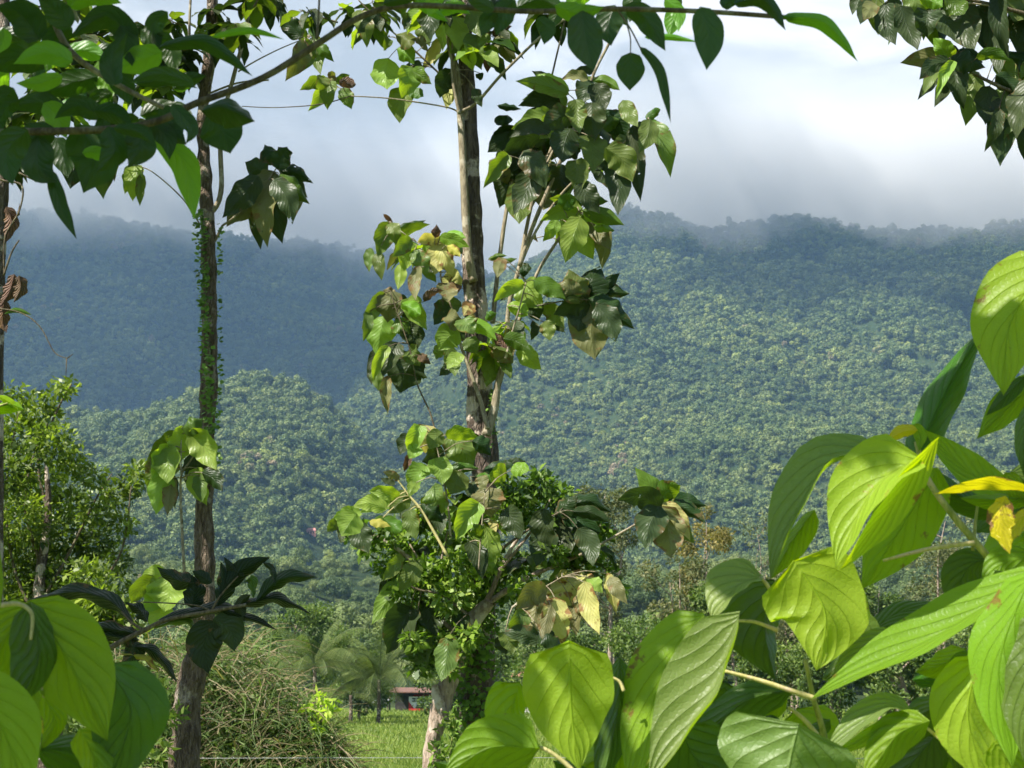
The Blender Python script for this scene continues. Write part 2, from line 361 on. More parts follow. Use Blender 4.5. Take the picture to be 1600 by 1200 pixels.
def place_leaf(parent, kind, i, base, direction, up, size, mat, name='leaf'):
    src = leaf_template(kind, i); key = (kind, i, mat)
    if key not in TPL:
        m2 = src.copy(); m2.materials.clear(); m2.materials.append(M[mat]); TPL[key] = m2
    o = bpy.data.objects.new(name, TPL[key]); C.objects.link(o); o.parent = parent
    x = direction.normalized(); z = (up - x*up.dot(x)); z = z.normalized() if z.length > 1e-4 else Vector((0, 1, 0)); y = z.cross(x)
    m = Matrix((x, y, z)).transposed().to_4x4()
    for a in range(3):
        for b in range(3): m[a][b] *= size
    m.translation = base - origin(parent); o.matrix_basis = m
    return o
rnd = random.Random(11)
def twig(root, pts, Y, leaves, size, mats, r0=.008, spread=.2, seed=0, twigmat='twig', kind='teak', dY=0, droop=.9, along=.5, px_spread=None, jit=.8):
    """leafy twig: stem through photo points, its leaves round the last part; leaves = count, size = leaf length in px at Y"""
    rs = random.Random(seed*13+7)
    n = len(pts); W3 = [P(p[0], p[1], (p[2] if len(p) > 2 else Y + dY*i/max(1, n-1))) for i, p in enumerate(pts)]
    if n == 1: W3 = [W3[0]+Vector((0, .02, -.1)), W3[0]]
    Vt, Ft = tube(W3, [r0*(1-.6*i/(len(W3)-1)) for i in range(len(W3))], seg=6, n=4, off=origin(root)); stem = link_mesh('leafy_twig', bpy.data.meshes.new('leafy_twig'), M[twigmat], root)
    tot = [0]
    for i in range(1, len(W3)): tot.append(tot[-1]+(W3[i]-W3[i-1]).length)
    for q in range(leaves):
        a = q*2.4 + rs.random()*jit; f = 1 - along*(q/max(1, leaves-1)) if leaves > 1 else 1
        d = f*tot[-1]; i = 1
        while i < len(W3)-1 and tot[i] < d: i += 1
        p = W3[i-1].lerp(W3[i], (d-tot[i-1])/max(1e-6, tot[i]-tot[i-1]))
        dr = Vector((math.cos(a), math.sin(a)*.8, rs.uniform(.15, .6)-droop*rs.uniform(.3, 1.3)))
        p0 = p; p = p + Vector((math.cos(a), math.sin(a), rs.uniform(-.3, .3)))*(size*Y/F*.14); tube([p0, p], [.0035*Y/9, .0028*Y/9], seg=4, n=1, off=origin(root), V=Vt, Fc=Ft)
        L = size*Y/F*rs.uniform(.75, 1.2)
        mt = mats[rs.randrange(len(mats))]
        place_leaf(stem, kind, rs.randrange(12), p, dr, Vector((rs.uniform(-.4, .4), rs.uniform(-.6, .2), 1)), L, mt)
    old = stem.data; stem.data = mesh_from('leafy_twig', Vt, Ft); stem.data.materials.append(M[twigmat]); bpy.data.meshes.remove(old)
    return stem
def mass(root, cx, cy, rx, ry, Y, dY, nleaf, size, mats, seed=0, kind='teak', per=7, anchor=None, twigmat='twig_dark', r0=.008, droop=.9):
    """fill an irregular patch of crown with leafy twigs"""
    rs = random.Random(seed+500); k = max(1, nleaf//per)
    for q in range(k):
        for _ in range(40):
            u, v = rs.uniform(-1, 1), rs.uniform(-1, 1)
            if u*u+v*v < 1: break
        x, y, YY = cx+u*rx, cy+v*ry, Y + rs.uniform(-dY, dY)
        if anchor: ax, ay = anchor; sx, sy = x+(ax-x)*.35, y+(ay-y)*.35
        else: sx, sy = x+rs.uniform(-15, 15), y-40
        twig(root, [(sx, sy, YY), ((sx+x)/2+rs.uniform(-6, 6), (sy+y)/2, YY), (x, y, YY)], YY, per, size, mats, r0=r0, seed=seed*31+q, twigmat=twigmat, kind=kind, along=.6, droop=droop)

def small_foliage(name, parent, centers, n, size, mat, seed=0, flat=.4, asp=.45, clump=None, up=.3):
    """centers: list of (Vector, radius); leaves scattered through each clump, denser at its skin"""
    rg = np.random.default_rng(seed); off = np.array(origin(parent)) if parent else np.zeros(3)
    c = np.array([list(a[0]) for a in centers]); r = np.array([a[1] for a in centers]); pr = r**2.2; pr /= pr.sum()
    idx = rg.choice(len(c), n, p=pr); d = rg.normal(size=(n, 3)); d /= np.linalg.norm(d, axis=1)[:, None]
    rad = r[idx]*rg.uniform(.25, 1, n)**.5*(1+.18*rg.normal(size=n))
    p = c[idx] + d*rad[:, None]*np.array([1, 1, .8]) - off
    ax = rg.normal(size=(n, 3)) + d*.8 + np.array([0, 0, -.25]); ax /= np.linalg.norm(ax, axis=1)[:, None]
    nn = rg.normal(size=(n, 3))*.8 + d*.5 + np.array([0, 0, up]); s = np.cross(nn, ax); s /= np.linalg.norm(s, axis=1)[:, None]; nn = np.cross(ax, s)
    L = size*rg.uniform(.6, 1.3, n); ww = L*asp*rg.uniform(.7, 1.2, n)
    a = p; b = p+ax*(L*.5)[:, None]+s*(ww*.5)[:, None]+nn*(L*.08)[:, None]; e = p+ax*L[:, None]-nn*(L*.06)[:, None]; g = p+ax*(L*.5)[:, None]-s*(ww*.5)[:, None]+nn*(L*.08)[:, None]
    me = quads_mesh(name, np.stack([a, b, e, g], 1)); return link_mesh(name, me, mat, parent)
# ------------------------------------------------------------------ terrain
def vnoise(x, y, seed=0):
    xi = np.floor(x).astype(np.int64); yi = np.floor(y).astype(np.int64); xf = x-xi; yf = y-yi
    def h(a, b):
        v = (a*374761393 + b*668265263 + seed*1442695041) & 0x7fffffff
        v = ((v ^ (v >> 13))*1274126177) & 0x7fffffff; return ((v ^ (v >> 16)) & 0xffff)/65535.0
    u = xf*xf*(3-2*xf); v = yf*yf*(3-2*yf)
    return (h(xi, yi)*(1-u)+h(xi+1, yi)*u)*(1-v) + (h(xi, yi+1)*(1-u)+h(xi+1, yi+1)*u)*v
def fbm(x, y, o=4, seed=0):
    s = 0; a = .5
    for i in range(o): s = s + a*vnoise(x*2**i, y*2**i, seed+i*17); a *= .5
    return s
def crest(Y, pts):
    q = [P(a, b, Y) for a, b in pts]; return np.array([p.x for p in q]), np.array([p.z for p in q])
SHEETS = [
    # ridge distance, foot distance, photo points of the crest line, ravine depth, ravine spacing
    (3100, 1500, [(-500, 330), (-200, 335), (0, 350), (120, 355), (200, 365), (300, 372), (400, 384), (500, 392), (580, 408), (700, 425), (850, 470), (1000, 520), (1300, 600), (1700, 640)], 130, 330),
    (2350, 620, [(-600, 900), (300, 900), (480, 760), (560, 610), (640, 530), (740, 455), (860, 398), (930, 352), (985, 338), (1040, 346), (1100, 368), (1170, 366), (1250, 352), (1330, 372), (1420, 382), (1520, 372), (1600, 360), (1800, 350), (2200, 380)], 125, 300),
    (1350, 520, [(-500, 600), (-150, 630), (0, 652), (100, 655), (180, 660), (230, 660), (290, 636), (345, 612), (400, 604), (470, 620), (520, 655), (600, 745), (700, 820), (800, 870), (1000, 930), (1700, 930)], 40, 150),
    (620, 170, [(-500, 870), (0, 880), (200, 890), (330, 905), (430, 900), (520, 880), (620, 905), (760, 930), (900, 925), (1100, 905), (1300, 880), (1450, 872), (1600, 880), (2000, 890)], 10, 60),
]
CR = [crest(s[0], s[2]) for s in SHEETS]
def terrain(x, y):
    z = np.full(x.shape, -1.5) + 1.5*np.clip((y-60)/60, 0, 1)*0
    for (Yr, y0, _, dep, sp), (cx, cz), k in zip(SHEETS, CR, range(9)):
        yr = Yr + 160*(fbm(x/700., x*0+k, 2, 5+k)-.5)*(Yr/2500)
        zc = np.interp(x*(Yr/np.maximum(yr, 1)), cx, cz)
        t = np.clip((y-y0)/(yr-y0), 0, 1); tb = np.clip((y-yr)/(Yr*.5), 0, 1)
        zz = zc*(t**1.25)*(1-tb**1.3)
        wx = x + 130*(fbm(x/400., y/400., 3, 40+k)-.5)*sp/200
        rv = np.abs(2*fbm(wx/sp, y/(sp*3.2), 3, 60+k)-1)
        zz = zz + (rv-.28)*dep*2.2*np.sin(np.clip(t, 0, 1)*PI*.93+.07*0)*np.minimum(1, 1.4-t) - 8*(t <= 0)
        zz = zz + (fbm(x/60., y/60., 3, 80+k)-.45)*Yr/90*np.clip(t*5, 0, 1)
        zz = zz - np.clip(.22-np.abs(fbm((x+.35*y)/(sp*.9), y/(sp*2.2), 3, 120+k)-.47)*4, 0, .22)*dep*1.5*np.clip(t*4, 0, 1)*np.clip((1-t)*5, 0, 1)
        z = np.maximum(z, zz)
    return z
def build_terrain():
    rows = []; na = 240
    ys = np.concatenate([np.linspace(150, 700, 70), np.linspace(712, 3300, 190), np.linspace(3350, 4600, 20)])
    th = np.linspace(-.72, .72, na)
    X = th[None, :]*(ys[:, None]+250); Yg = np.repeat(ys[:, None], na, 1); Z = terrain(X, Yg)
    Z[0, :] = -2.5
    nv = len(ys)*na; V = np.stack([X, Yg, Z], -1).reshape(-1, 3)
    i = np.arange(len(ys)-1)[:, None]*na + np.arange(na-1)[None, :]
    Fc = np.stack([i, i+1, i+1+na, i+na], -1).reshape(-1, 4)
    t = NT('forest_floor'); g = t.geo('Position'); n = t.noise(g, .02, 6, .6); n2 = t.noise(g, .15, 5, .7)
    c = t.mix(t.rng(n, .4, .6), (.02, .038, .012), (.035, .055, .018)); c = t.mix(t.math('MULTIPLY', t.rng(n2, .5, .62), .7), c, (.06, .075, .03))
    m = t.done(t.principled(c, .95, t.bump(n2, 1, 3), spec=.1))
    o = link_mesh('hills', mesh_from('hills', V.tolist(), Fc.tolist()), m); tag(o, kind='structure')
    # the field and everything around it, one sheet out to the horizon
    t = NT('field_soil'); g = t.geo('Position'); n = t.noise(g, .6, 6, .6); n2 = t.noise(g, 6, 5, .7)
    c = t.mix(t.rng(n, .35, .65), (.07, .12, .025), (.12, .17, .04)); c = t.mix(t.math('MULTIPLY', t.rng(n2, .5, .65), .5), c, (.14, .12, .06))
    m = t.done(t.principled(c, .95, t.bump(n2, .8, .05), spec=.1))
    xs = np.concatenate([[-6000, -1500], np.linspace(-60, 60, 61), [1500, 6000]]); yy = np.concatenate([[-3000, -300], np.linspace(-20, 180, 81), [900, 6500]])
    V = []; 
    for b in yy:
        for a in xs: V.append((a, b, .12*mn.noise(Vector((a*.12, b*.12, 0))) if abs(a) < 58 and -18 < b < 178 else 0))
    k = len(xs); Fc = [(r*k+c, r*k+c+1, (r+1)*k+c+1, (r+1)*k+c) for r in range(len(yy)-1) for c in range(k-1)]
    o = link_mesh('ground', mesh_from('ground', V, Fc), m); tag(o, kind='structure')
build_terrain()

# forest crowns: shared crown meshes, set out by geometry nodes
def crown_src(name, nq, q, seed, mat, tall=1.0, nl=7):
    rg = np.random.default_rng(seed); 
    lc = rg.normal(size=(nl, 3)); lc /= np.linalg.norm(lc, axis=1)[:, None]; lc *= np.array([.30, .30, .20*tall]); lc[:, 2] += .62*tall; lr = rg.uniform(.13, .25, nl)
    idx = rg.choice(nl, nq, p=lr**2/np.sum(lr**2)); d = rg.normal(size=(nq, 3)); d[:, 2] = np.abs(d[:, 2])*1.1-.35; d /= np.linalg.norm(d, axis=1)[:, None]
    p = lc[idx]+d*(lr[idx]*rg.uniform(.75, 1.08, nq))[:, None]
    nn = d + rg.normal(size=(nq, 3))*.32; a = np.cross(nn, rg.normal(size=(nq, 3))); a /= np.linalg.norm(a, axis=1)[:, None]; b = np.cross(nn, a); b /= np.linalg.norm(b, axis=1)[:, None]
    s = (q*rg.uniform(.5, 1.2, nq))[:, None]
    V = np.stack([p-a*s, p-b*s*.7, p+a*s, p+b*s*.7], 1)
    # slender trunk
    tr = []
    for k in range(4):
        a0 = k*PI/2; a1 = a0+PI/2; r = .018
        tr.append([(r*math.cos(a0), r*math.sin(a0), -.1), (r*math.cos(a1), r*math.sin(a1), -.1), (r*math.cos(a1), r*math.sin(a1), .6*tall), (r*math.cos(a0), r*math.sin(a0), .6*tall)])
    V = np.concatenate([V, np.array(tr)])
    me = quads_mesh(name, V); me.materials.append(mat); o = bpy.data.objects.new(name, me); return o
def forest_mat():
    t = NT('forest_leaves'); oi = t.node('ShaderNodeObjectInfo'); g = t.geo('Position'); ri = t.geo('Random Per Island'); n = t.noise(g, .006, 4, .6)
    r = t.node('ShaderNodeValToRGB'); e = r.color_ramp.elements
    t.put(r.inputs[0], t.math('ADD', t.math('MULTIPLY', oi.outputs['Random'], .62), t.math('MULTIPLY', t.rng(n, .32, .68), .38)))
    e[0].color = (.045, .08, .03, 1); e[1].color = (.22, .19, .13, 1); e[1].position = .985
    for p, c in ((.30, (.06, .10, .032)), (.55, (.09, .135, .045)), (.80, (.12, .16, .055)), (.93, (.18, .235, .06)), (.955, (.15, .14, .09))): k = e.new(p); k.color = c+(1,)
    c = t.mix(1, r.outputs[0], (1.2, 1.12, 1.05), 'MULTIPLY'); c = t.mix(t.math('MULTIPLY', ri, .7), c, (1.6, 1.5, 1.2), 'MULTIPLY')
    pr = t.principled(c, .6, spec=.3); tl = t.node('ShaderNodeBsdfTranslucent'); t.put(tl.inputs[0], t.mix(1, c, (1.3, 1.5, .6), 'MULTIPLY'))
    mx = t.node('ShaderNodeMixShader'); mx.inputs[0].default_value = .12; t.L.new(pr, mx.inputs[1]); t.L.new(tl.outputs[0], mx.inputs[2]); return t.done(mx.outputs[0])
FM = forest_mat()
def scatter(name, srcs, pts, sizes, label, cat):
    """point cloud -> instances of the source crowns"""
    col = bpy.data.collections.new(name+'_crowns')
    for s in srcs: col.objects.link(s)
    me = bpy.data.meshes.new(name); me.from_pydata([tuple(p) for p in pts], [], [])
    at = me.attributes.new('size', 'FLOAT', 'POINT'); at.data.foreach_set('value', np.asarray(sizes, dtype=np.float32))
    o = bpy.data.objects.new(name, me); C.objects.link(o)
    ng = bpy.data.node_groups.new(name, 'GeometryNodeTree')
    ng.interface.new_socket(name='Geometry', in_out='INPUT', socket_type='NodeSocketGeometry'); ng.interface.new_socket(name='Geometry', in_out='OUTPUT', socket_type='NodeSocketGeometry')
    N, L = ng.nodes, ng.links; gi = N.new('NodeGroupInput'); go = N.new('NodeGroupOutput')
    ci = N.new('GeometryNodeCollectionInfo'); ci.inputs['Collection'].default_value = col; ci.inputs['Separate Children'].default_value = True; ci.inputs['Reset Children'].default_value = True
    ip = N.new('GeometryNodeInstanceOnPoints'); ip.inputs['Pick Instance'].default_value = True
    rv = N.new('FunctionNodeRandomValue'); rv.data_type = 'FLOAT_VECTOR'; rv.inputs[0].default_value = (-.06, -.06, 0); rv.inputs[1].default_value = (.06, .06, 6.28)
    na = N.new('GeometryNodeInputNamedAttribute'); na.data_type = 'FLOAT'; na.inputs[0].default_value = 'size'
    L.new(gi.outputs[0], ip.inputs['Points']); L.new(ci.outputs[0], ip.inputs['Instance']); L.new(rv.outputs[0], ip.inputs['Rotation']); L.new(na.outputs[0], ip.inputs['Scale']); L.new(ip.outputs[0], go.inputs[0])
    md = o.modifiers.new('scatter', 'NODES'); md.node_group = ng
    return tag(o, label, cat, kind='stuff')
def on_slope(cx, cy, up):
    Y = 560.
    while Y < 1400 and terrain(np.array([P(cx, cy, Y).x]), np.array([Y]))[0]+up < P(cx, cy, Y).z: Y += 4
    return Y
HOUSE_Y = on_slope(486, 834, 1.5)
def forest():
    rg = np.random.default_rng(5)
    def pts(y0, y1, area, rej=None):
        n = int((y1+150)**2*.60/area - (y0+150)**2*.60/area)
        y = np.sqrt(rg.uniform(y0**2, y1**2, n)); x = rg.uniform(-.60, .60, n)*(y+150)
        e = 4.0; z = terrain(x, y); gy = (terrain(x, y+e)-z)/e
        m = (z > -1) & (gy > -.7)
        # hide what no viewpoint near the camera could see: far below the sight line of a nearer ridge
        mx = np.full(x.shape, -9.)
        for f in np.linspace(.3, .97, 14): 
            mx = np.maximum(mx, (terrain(x*f, y*f)-2)/(y*f))
        m &= (z+22)/y > mx-.015
        hx = P(486, 834, HOUSE_Y).x/HOUSE_Y; m &= ~((np.abs(x/y-hx) < .009) & (y > HOUSE_Y-110) & (y < HOUSE_Y+14))
        return np.stack([x, y, z-.5], -1)[m]
    lo = [crown_src('broad_crown', 420, .060, s, FM, tall=t) for s, t in ((1, 1), (2, .85), (3, 1.15), (4, .95), (6, 1.3))]
    a = pts(760, 1600, 30); b = pts(1600, 3250, 62)
    p = np.concatenate([a, b]); s = np.concatenate([5+11.5*rg.random(len(a))**2.0, 7.5+13*rg.random(len(b))**2])
    big = rg.random(len(s)) < .06; s[big] *= 1.3
    scatter('mountain_forest', lo, p, s, 'dense rainforest canopy covering the mountain slopes under the clouds', 'forest')
    hi = [crown_src('bushy_crown', 2600, .028, s+20, FM, tall=t, nl=11) for s, t in ((1, 1), (2, .8), (3, 1.1), (4, .9))]
    c = pts(200, 760, 50); sc = 3.5+9*rg.random(len(c))**1.5
    # open grassy patch on the foothill, left of the middle tree
    g = (c[:, 1] > 330) & (c[:, 1] < 640) & (c[:, 0]/c[:, 1] > -.165) & (c[:, 0]/c[:, 1] < -.05) & (rg.random(len(c)) < .72)
    c = c[~g]; sc = sc[~g]
    scatter('foothill_forest', hi, c, sc, 'bright green trees and scrub on the low hill at the mountain foot', 'forest')
    print('forest', len(p), len(c))
forest()

# ------------------------------------------------------------------ clouds and air
def cloud(cx, cy, cz, rx, ry, rz, label, seed, dens=.007):
    t = NT('cloud_vapour'); pv = t.node('ShaderNodeVolumePrincipled'); pv.inputs['Color'].default_value = (1, 1, 1, 1); pv.inputs['Density'].default_value = dens
    t.L.new(pv.outputs[0], t.out.inputs['Volume'])
    bm = bmesh.new(); bmesh.ops.create_icosphere(bm, subdivisions=5, radius=1)
    for v in bm.verts:
        n = v.co.normalized(); k = 1+.5*mn.fractal(n*1.9+Vector((seed*7, 0, 0)), .8, 2, 5)
        if v.co.z < 0: v.co.z *= .45
        v.co = Vector((v.co.x*k*rx, v.co.y*k*ry, v.co.z*k*rz))
    me = bpy.data.meshes.new('cloud'); bm.to_mesh(me); bm.free(); me.polygons.foreach_set('use_smooth', [True]*len(me.polygons))
    o = link_mesh('cloud', me, t.m); o.location = (cx, cy, cz); tag(o, label, 'cloud', kind='structure')
def shade(target, rx, ry, label, seed, z=1750, dens=.007):
    k = (z-target[2])/SUND.z; c = Vector(target)+SUND*k; cloud(c.x, c.y, z+90, rx, ry, 110, label, seed, dens)
shade((-900, 2500, 560), 620, 640, 'cumulus cloud shading the far left of the left mountain', 1, dens=.009)
shade((-250, 2700, 640), 480, 520, 'cumulus cloud shading the right part of the left mountain', 2, dens=.008)
shade((-470, 1640, 200), 380, 170, 'small cumulus cloud shading the dark valley on the left', 3, dens=.009)
shade((260, 2200, 760), 260, 150, 'small cloud shading the left end of the right summit', 4)
shade((740, 1990, 570), 520, 270, 'long cloud shading the top of the right mountain', 5, dens=.0075)
shade((860, 1650, 380), 230, 300, 'cloud shading the far right slope', 6)

def haze_box():
    t = NT('air'); pv = t.node('ShaderNodeVolumePrincipled'); pv.inputs['Color'].default_value = (.38, .63, 1, 1); pv.inputs['Density'].default_value = .000105; pv.inputs['Anisotropy'].default_value = .15
    t.L.new(pv.outputs[0], t.out.inputs['Volume'])
    X, Y0, Y1, Z0, Z1 = 6500, -3200, 7000, -12, 1330
    V = [(-X, Y0, Z0), (X, Y0, Z0), (X, Y1, Z0), (-X, Y1, Z0), (-X, Y0, Z1), (X, Y0, Z1), (X, Y1, Z1), (-X, Y1, Z1)]
    Fc = [(0, 3, 2, 1), (4, 5, 6, 7), (0, 1, 5, 4), (1, 2, 6, 5), (2, 3, 7, 6), (3, 0, 4, 7)]
    o = link_mesh('haze', mesh_from('haze', V, Fc, smooth=False), t.m); tag(o, kind='stuff', label='pale blue air between the camera and the mountains', cat='haze')
haze_box()
def mist():
    t = NT('ridge_mist'); pv = t.node('ShaderNodeVolumePrincipled'); pv.inputs['Color'].default_value = (1, 1, 1, 1); pv.inputs['Anisotropy'].default_value = 0.0
    g = t.geo('Position') if False else t.coord('Object'); sp = t.node('ShaderNodeSeparateXYZ'); t.L.new(g, sp.inputs[0])
    n = t.noise(g, .0042, 7, .62, .5); hh = t.rng(t.math('ADD', sp.outputs[2], t.math('MULTIPLY', t.math('SUBTRACT', n, .5), 640)), -90, 90)
    ge = t.node('ShaderNodeSeparateXYZ'); t.L.new(t.coord('Generated'), ge.inputs[0]); nn = t.math('MULTIPLY', n, .25)
    gx = t.math('ADD', t.math('ABSOLUTE', t.math('SUBTRACT', t.math('MULTIPLY', ge.outputs[0], 2), 1)), nn)
    hh = t.math('MULTIPLY', hh, t.rng(gx, 1.12, .75)); hh = t.math('MULTIPLY', hh, t.rng(t.math('ADD', ge.outputs[2], nn), 1.1, .7))
    dens = t.math('MULTIPLY', hh, .0075)
    t.put(pv.inputs['Density'], dens); t.L.new(pv.outputs[0], t.out.inputs['Volume'])
    return t.m
MM = mist()
def mist_box(x0, x1, y0, y1, zb, zt, zref, label):
    V = [(x, y, z) for z in (zb, zt) for (x, y) in ((x0, y0), (x1, y0), (x1, y1), (x0, y1))]
    V = [(a, b, c-zref) for a, b, c in V]
    Fc = [(0, 3, 2, 1), (4, 5, 6, 7), (0, 1, 5, 4), (1, 2, 6, 5), (2, 3, 7, 6), (3, 0, 4, 7)]
    o = link_mesh('ridge_mist', mesh_from('ridge_mist', V, Fc, smooth=False), MM); o.location = (0, 0, zref); tag(o, label, 'mist', kind='stuff')
mist_box(-2300, 700, 2750, 3290, 850, 1320, 1010, 'soft grey cloud resting on the left mountain ridge')
mist_box(-120, 2100, 2150, 2650, 620, 1180, 765, 'soft grey cloud resting on the right mountain ridge')
# ------------------------------------------------------------------ the two tall teak trees
def trunk(name, pts, Y, mat, parent, seed=0, lump=.16, seg=18, n=8):
    """pts: (px, py, width px[, Y])"""
    W3 = [P(p[0], p[1], (p[3] if len(p) > 3 else Y)) for p in pts]; rr = [p[2]*.5*Y/F for p in pts]
    return tube_obj(name, W3, rr, M[mat], parent, seg=seg, n=n, lump=lump, seed=seed)
YL, YM = 10.0, 9.2
left = empty('teak_tree', (P(285, 1400, YL).x, YL, 0), 'slender teak tree on the left with ivy leaves up its thin straight trunk', 'tree')
def ground_pt(px, py, Y): p = P(px, py, Y); return p
bl = P(288, 1200, YL)
trunk('trunk', [(284, 1440, 52), (290, 1200, 46), (289, 1130, 44), (296, 1080, 40), (306, 1040, 44), (316, 990, 34), (320, 900, 31), (318, 800, 27), (322, 700, 25), (326, 600, 25), (327, 500, 25), (326, 400, 23), (323, 330, 22), (319, 250, 21), (317, 180, 19), (325, 100, 18), (331, 0, 17), (336, -200, 14), (338, -500, 8)], YL, 'bark_left', left, 3, lump=.26, n=12)
def branch(root, pts, Y, w0, w1, mat='twig', name='branch', dY=0):
    n = len(pts); W3 = [P(p[0], p[1], (p[2] if len(p) > 2 else Y+dY*i/(n-1))) for i, p in enumerate(pts)]
    return tube_obj(name, W3, [(w0+(w1-w0)*i/(n-1))*.5*Y/F for i in range(n)], M[mat], root, seg=8, n=6, lump=.08)
branch(left, [(325, 335), (338, 322), (346, 290), (345, 200), (365, 120), (385, 40), (402, -60)], YL, 10, 6)
branch(left, [(324, 385), (336, 375), (348, 352)], YL, 8, 4)
branch(left, [(320, 150), (306, 120), (296, 60), (300, -40)], YL, 6, 4)
branch(left, [(320, 160), (331, 120), (338, 60), (338, -60)], YL, 6, 4)
branch(left, [(318, 150), (370, 130), (420, 125)], YL, 4, 3)
branch(left, [(312, 700), (296, 722), (283, 745), (283, 800), (288, 895)], YL-.1, 2, 5)
fr = ['teak_fresh', 'teak_leaf']; dk = ['teak_shaded', 'teak_shaded', 'teak_leaf']; md = ['teak_leaf', 'teak_leaf', 'teak_shaded', 'teak_fresh']
# explicit leaves: base x,y -> tip x,y, half widths (left/up, right/down), material
def leaves(root, Y, rows, stem=None, kind='teak', dY=.25, curl=-.28, wave=.16, rag=.3, name='leafy_twig', w=4, mat='twig'):
    rs = random.Random(len(rows)*7+int(rows[0][0]))
    tw = link_mesh(name, bpy.data.meshes.new(name), M[mat], root)
    st3 = [P(q[0], q[1], Y) for q in stem]; n_ = len(st3); wr = [(w-w*.5*i/(n_-1))*.5*Y/F for i in range(n_)]; Vt, Ft = tube(st3, wr, seg=7, n=6, off=origin(root)); sp3, _ = smoothpts(st3, wr, 8)
    def petiole(bx, by, y):
        b = P(bx, by, y); q = min(sp3, key=lambda v: (v-b).length)
        if .004 < (q-b).length < 75*Y/F: tube([q, q.lerp(b, .5)+Vector((0, 0, .1*(q-b).length)), b], [.0042*Y/9, .0036*Y/9, .003*Y/9], seg=4, n=2, off=origin(root), V=Vt, Fc=Ft)
    for r in rows:
        y = Y + rs.uniform(-dY, dY); bend = rs.uniform(-.10, .10)
        bx, by, tx, ty, a, b, m = r[:7]; mx_, my_ = (bx+tx)/2 - (ty-by)*bend, (by+ty)/2 + (tx-bx)*bend - abs(tx-bx)*.12
        a *= 1.33; b *= 1.33; bx, by, tx, ty = bx-(tx-bx)*.06, by-(ty-by)*.06, tx+(tx-bx)*.1, ty+(ty-by)*.1
        petiole(bx, by, y); pleaf(tw, [(bx, by, y), (mx_, my_, y-rs.uniform(.0, .06)), (tx, ty, y+rs.uniform(-.1, .04))], a, b, y, m, kind, f=(rs.choice((1, 1, -1)), rs.choice((1, 1, -1))), curl=curl, wave=wave, rag=rag if rs.random() < .5 else 0)
    if len(rows) > 12:                      # more leaves behind the front ones
        for r in rows[::3]:
            y = Y + dY + rs.uniform(.02, .2); ox, oy = rs.uniform(-16, 16), rs.uniform(-14, 14)
            pleaf(tw, [(r[0]+ox, r[1]+oy, y), (r[2]+ox+rs.uniform(-8, 8), r[3]+oy, y)], r[4]*1.15, r[5]*1.1, y, 'teak_shaded' if rs.random() < .6 else 'teak_leaf', kind, f=(1, -1), curl=curl, wave=wave)
    old = tw.data; tw.data = mesh_from(name, Vt, Ft); tw.data.materials.append(M[mat]); bpy.data.meshes.remove(old)
    return tw
T, D, G, O, Ye = 'teak_leaf', 'teak_shaded', 'teak_fresh', 'teak_olive', 'teak_yellow'
# brown-green cluster right of the left trunk
leaves(left, YL, [(432, 252, 415, 228, 13, 12, D), (436, 262, 448, 232, 12, 12, D), (440, 268, 485, 285, 12, 14, D), (440, 275, 480, 315, 13, 14, T), (430, 285, 455, 345, 15, 14, D), (425, 285, 440, 372, 17, 15, D),
    (420, 290, 418, 378, 17, 14, O), (405, 285, 395, 345, 14, 12, O), (400, 280, 352, 335, 14, 15, D), (412, 275, 385, 255, 12, 14, D), (400, 305, 358, 350, 12, 12, O), (398, 320, 370, 345, 9, 8, O), (425, 270, 410, 300, 14, 16, O), (445, 282, 462, 330, 12, 10, O)],
    [(348, 352), (365, 340), (395, 310), (420, 280), (436, 256)])
leaves(left, YL, [(212, 262, 208, 310, 12, 13, G), (205, 262, 196, 300, 9, 8, T), (222, 275, 219, 318, 6, 6, T)], [(312, 350), (285, 310), (240, 270), (212, 258)], w=3)
leaves(left, YL, [(165, 240, 162, 305, 15, 14, D), (172, 242, 178, 280, 10, 9, D), (150, 235, 140, 285, 9, 10, D), (115, 235, 110, 290, 16, 14, D)], [(240, 240), (200, 235), (165, 235)], w=3)
# light cluster hanging beside the trunk
leaves(left, YL-.15, [(292, 672, 268, 724, 17, 15, G), (286, 668, 315, 655, 9, 14, T), (272, 678, 232, 720, 12, 10, T), (266, 700, 240, 745, 16, 18, G), (258, 705, 262, 752, 18, 17, G), (256, 740, 245, 798, 14, 12, G), (268, 750, 262, 800, 9, 8, O),
    (298, 680, 335, 730, 18, 17, G), (300, 712, 318, 748, 15, 16, D), (310, 735, 322, 785, 14, 12, G), (318, 740, 345, 765, 10, 9, D), (246, 715, 232, 768, 12, 8, T), (312, 745, 316, 782, 10, 9, T)],
    [(283, 800), (283, 740), (283, 690), (284, 668)], w=3, dY=.12)
leaves(left, YL-.2, [(240, 908, 208, 940, 12, 10, T), (262, 905, 258, 952, 24, 22, G), (258, 902, 222, 905, 10, 10, G), (250, 925, 225, 955, 12, 12, G), (255, 945, 238, 978, 16, 16, G), (268, 900, 290, 915, 10, 8, T)],
    [(318, 960), (290, 930), (262, 902)], w=3, dY=.1)
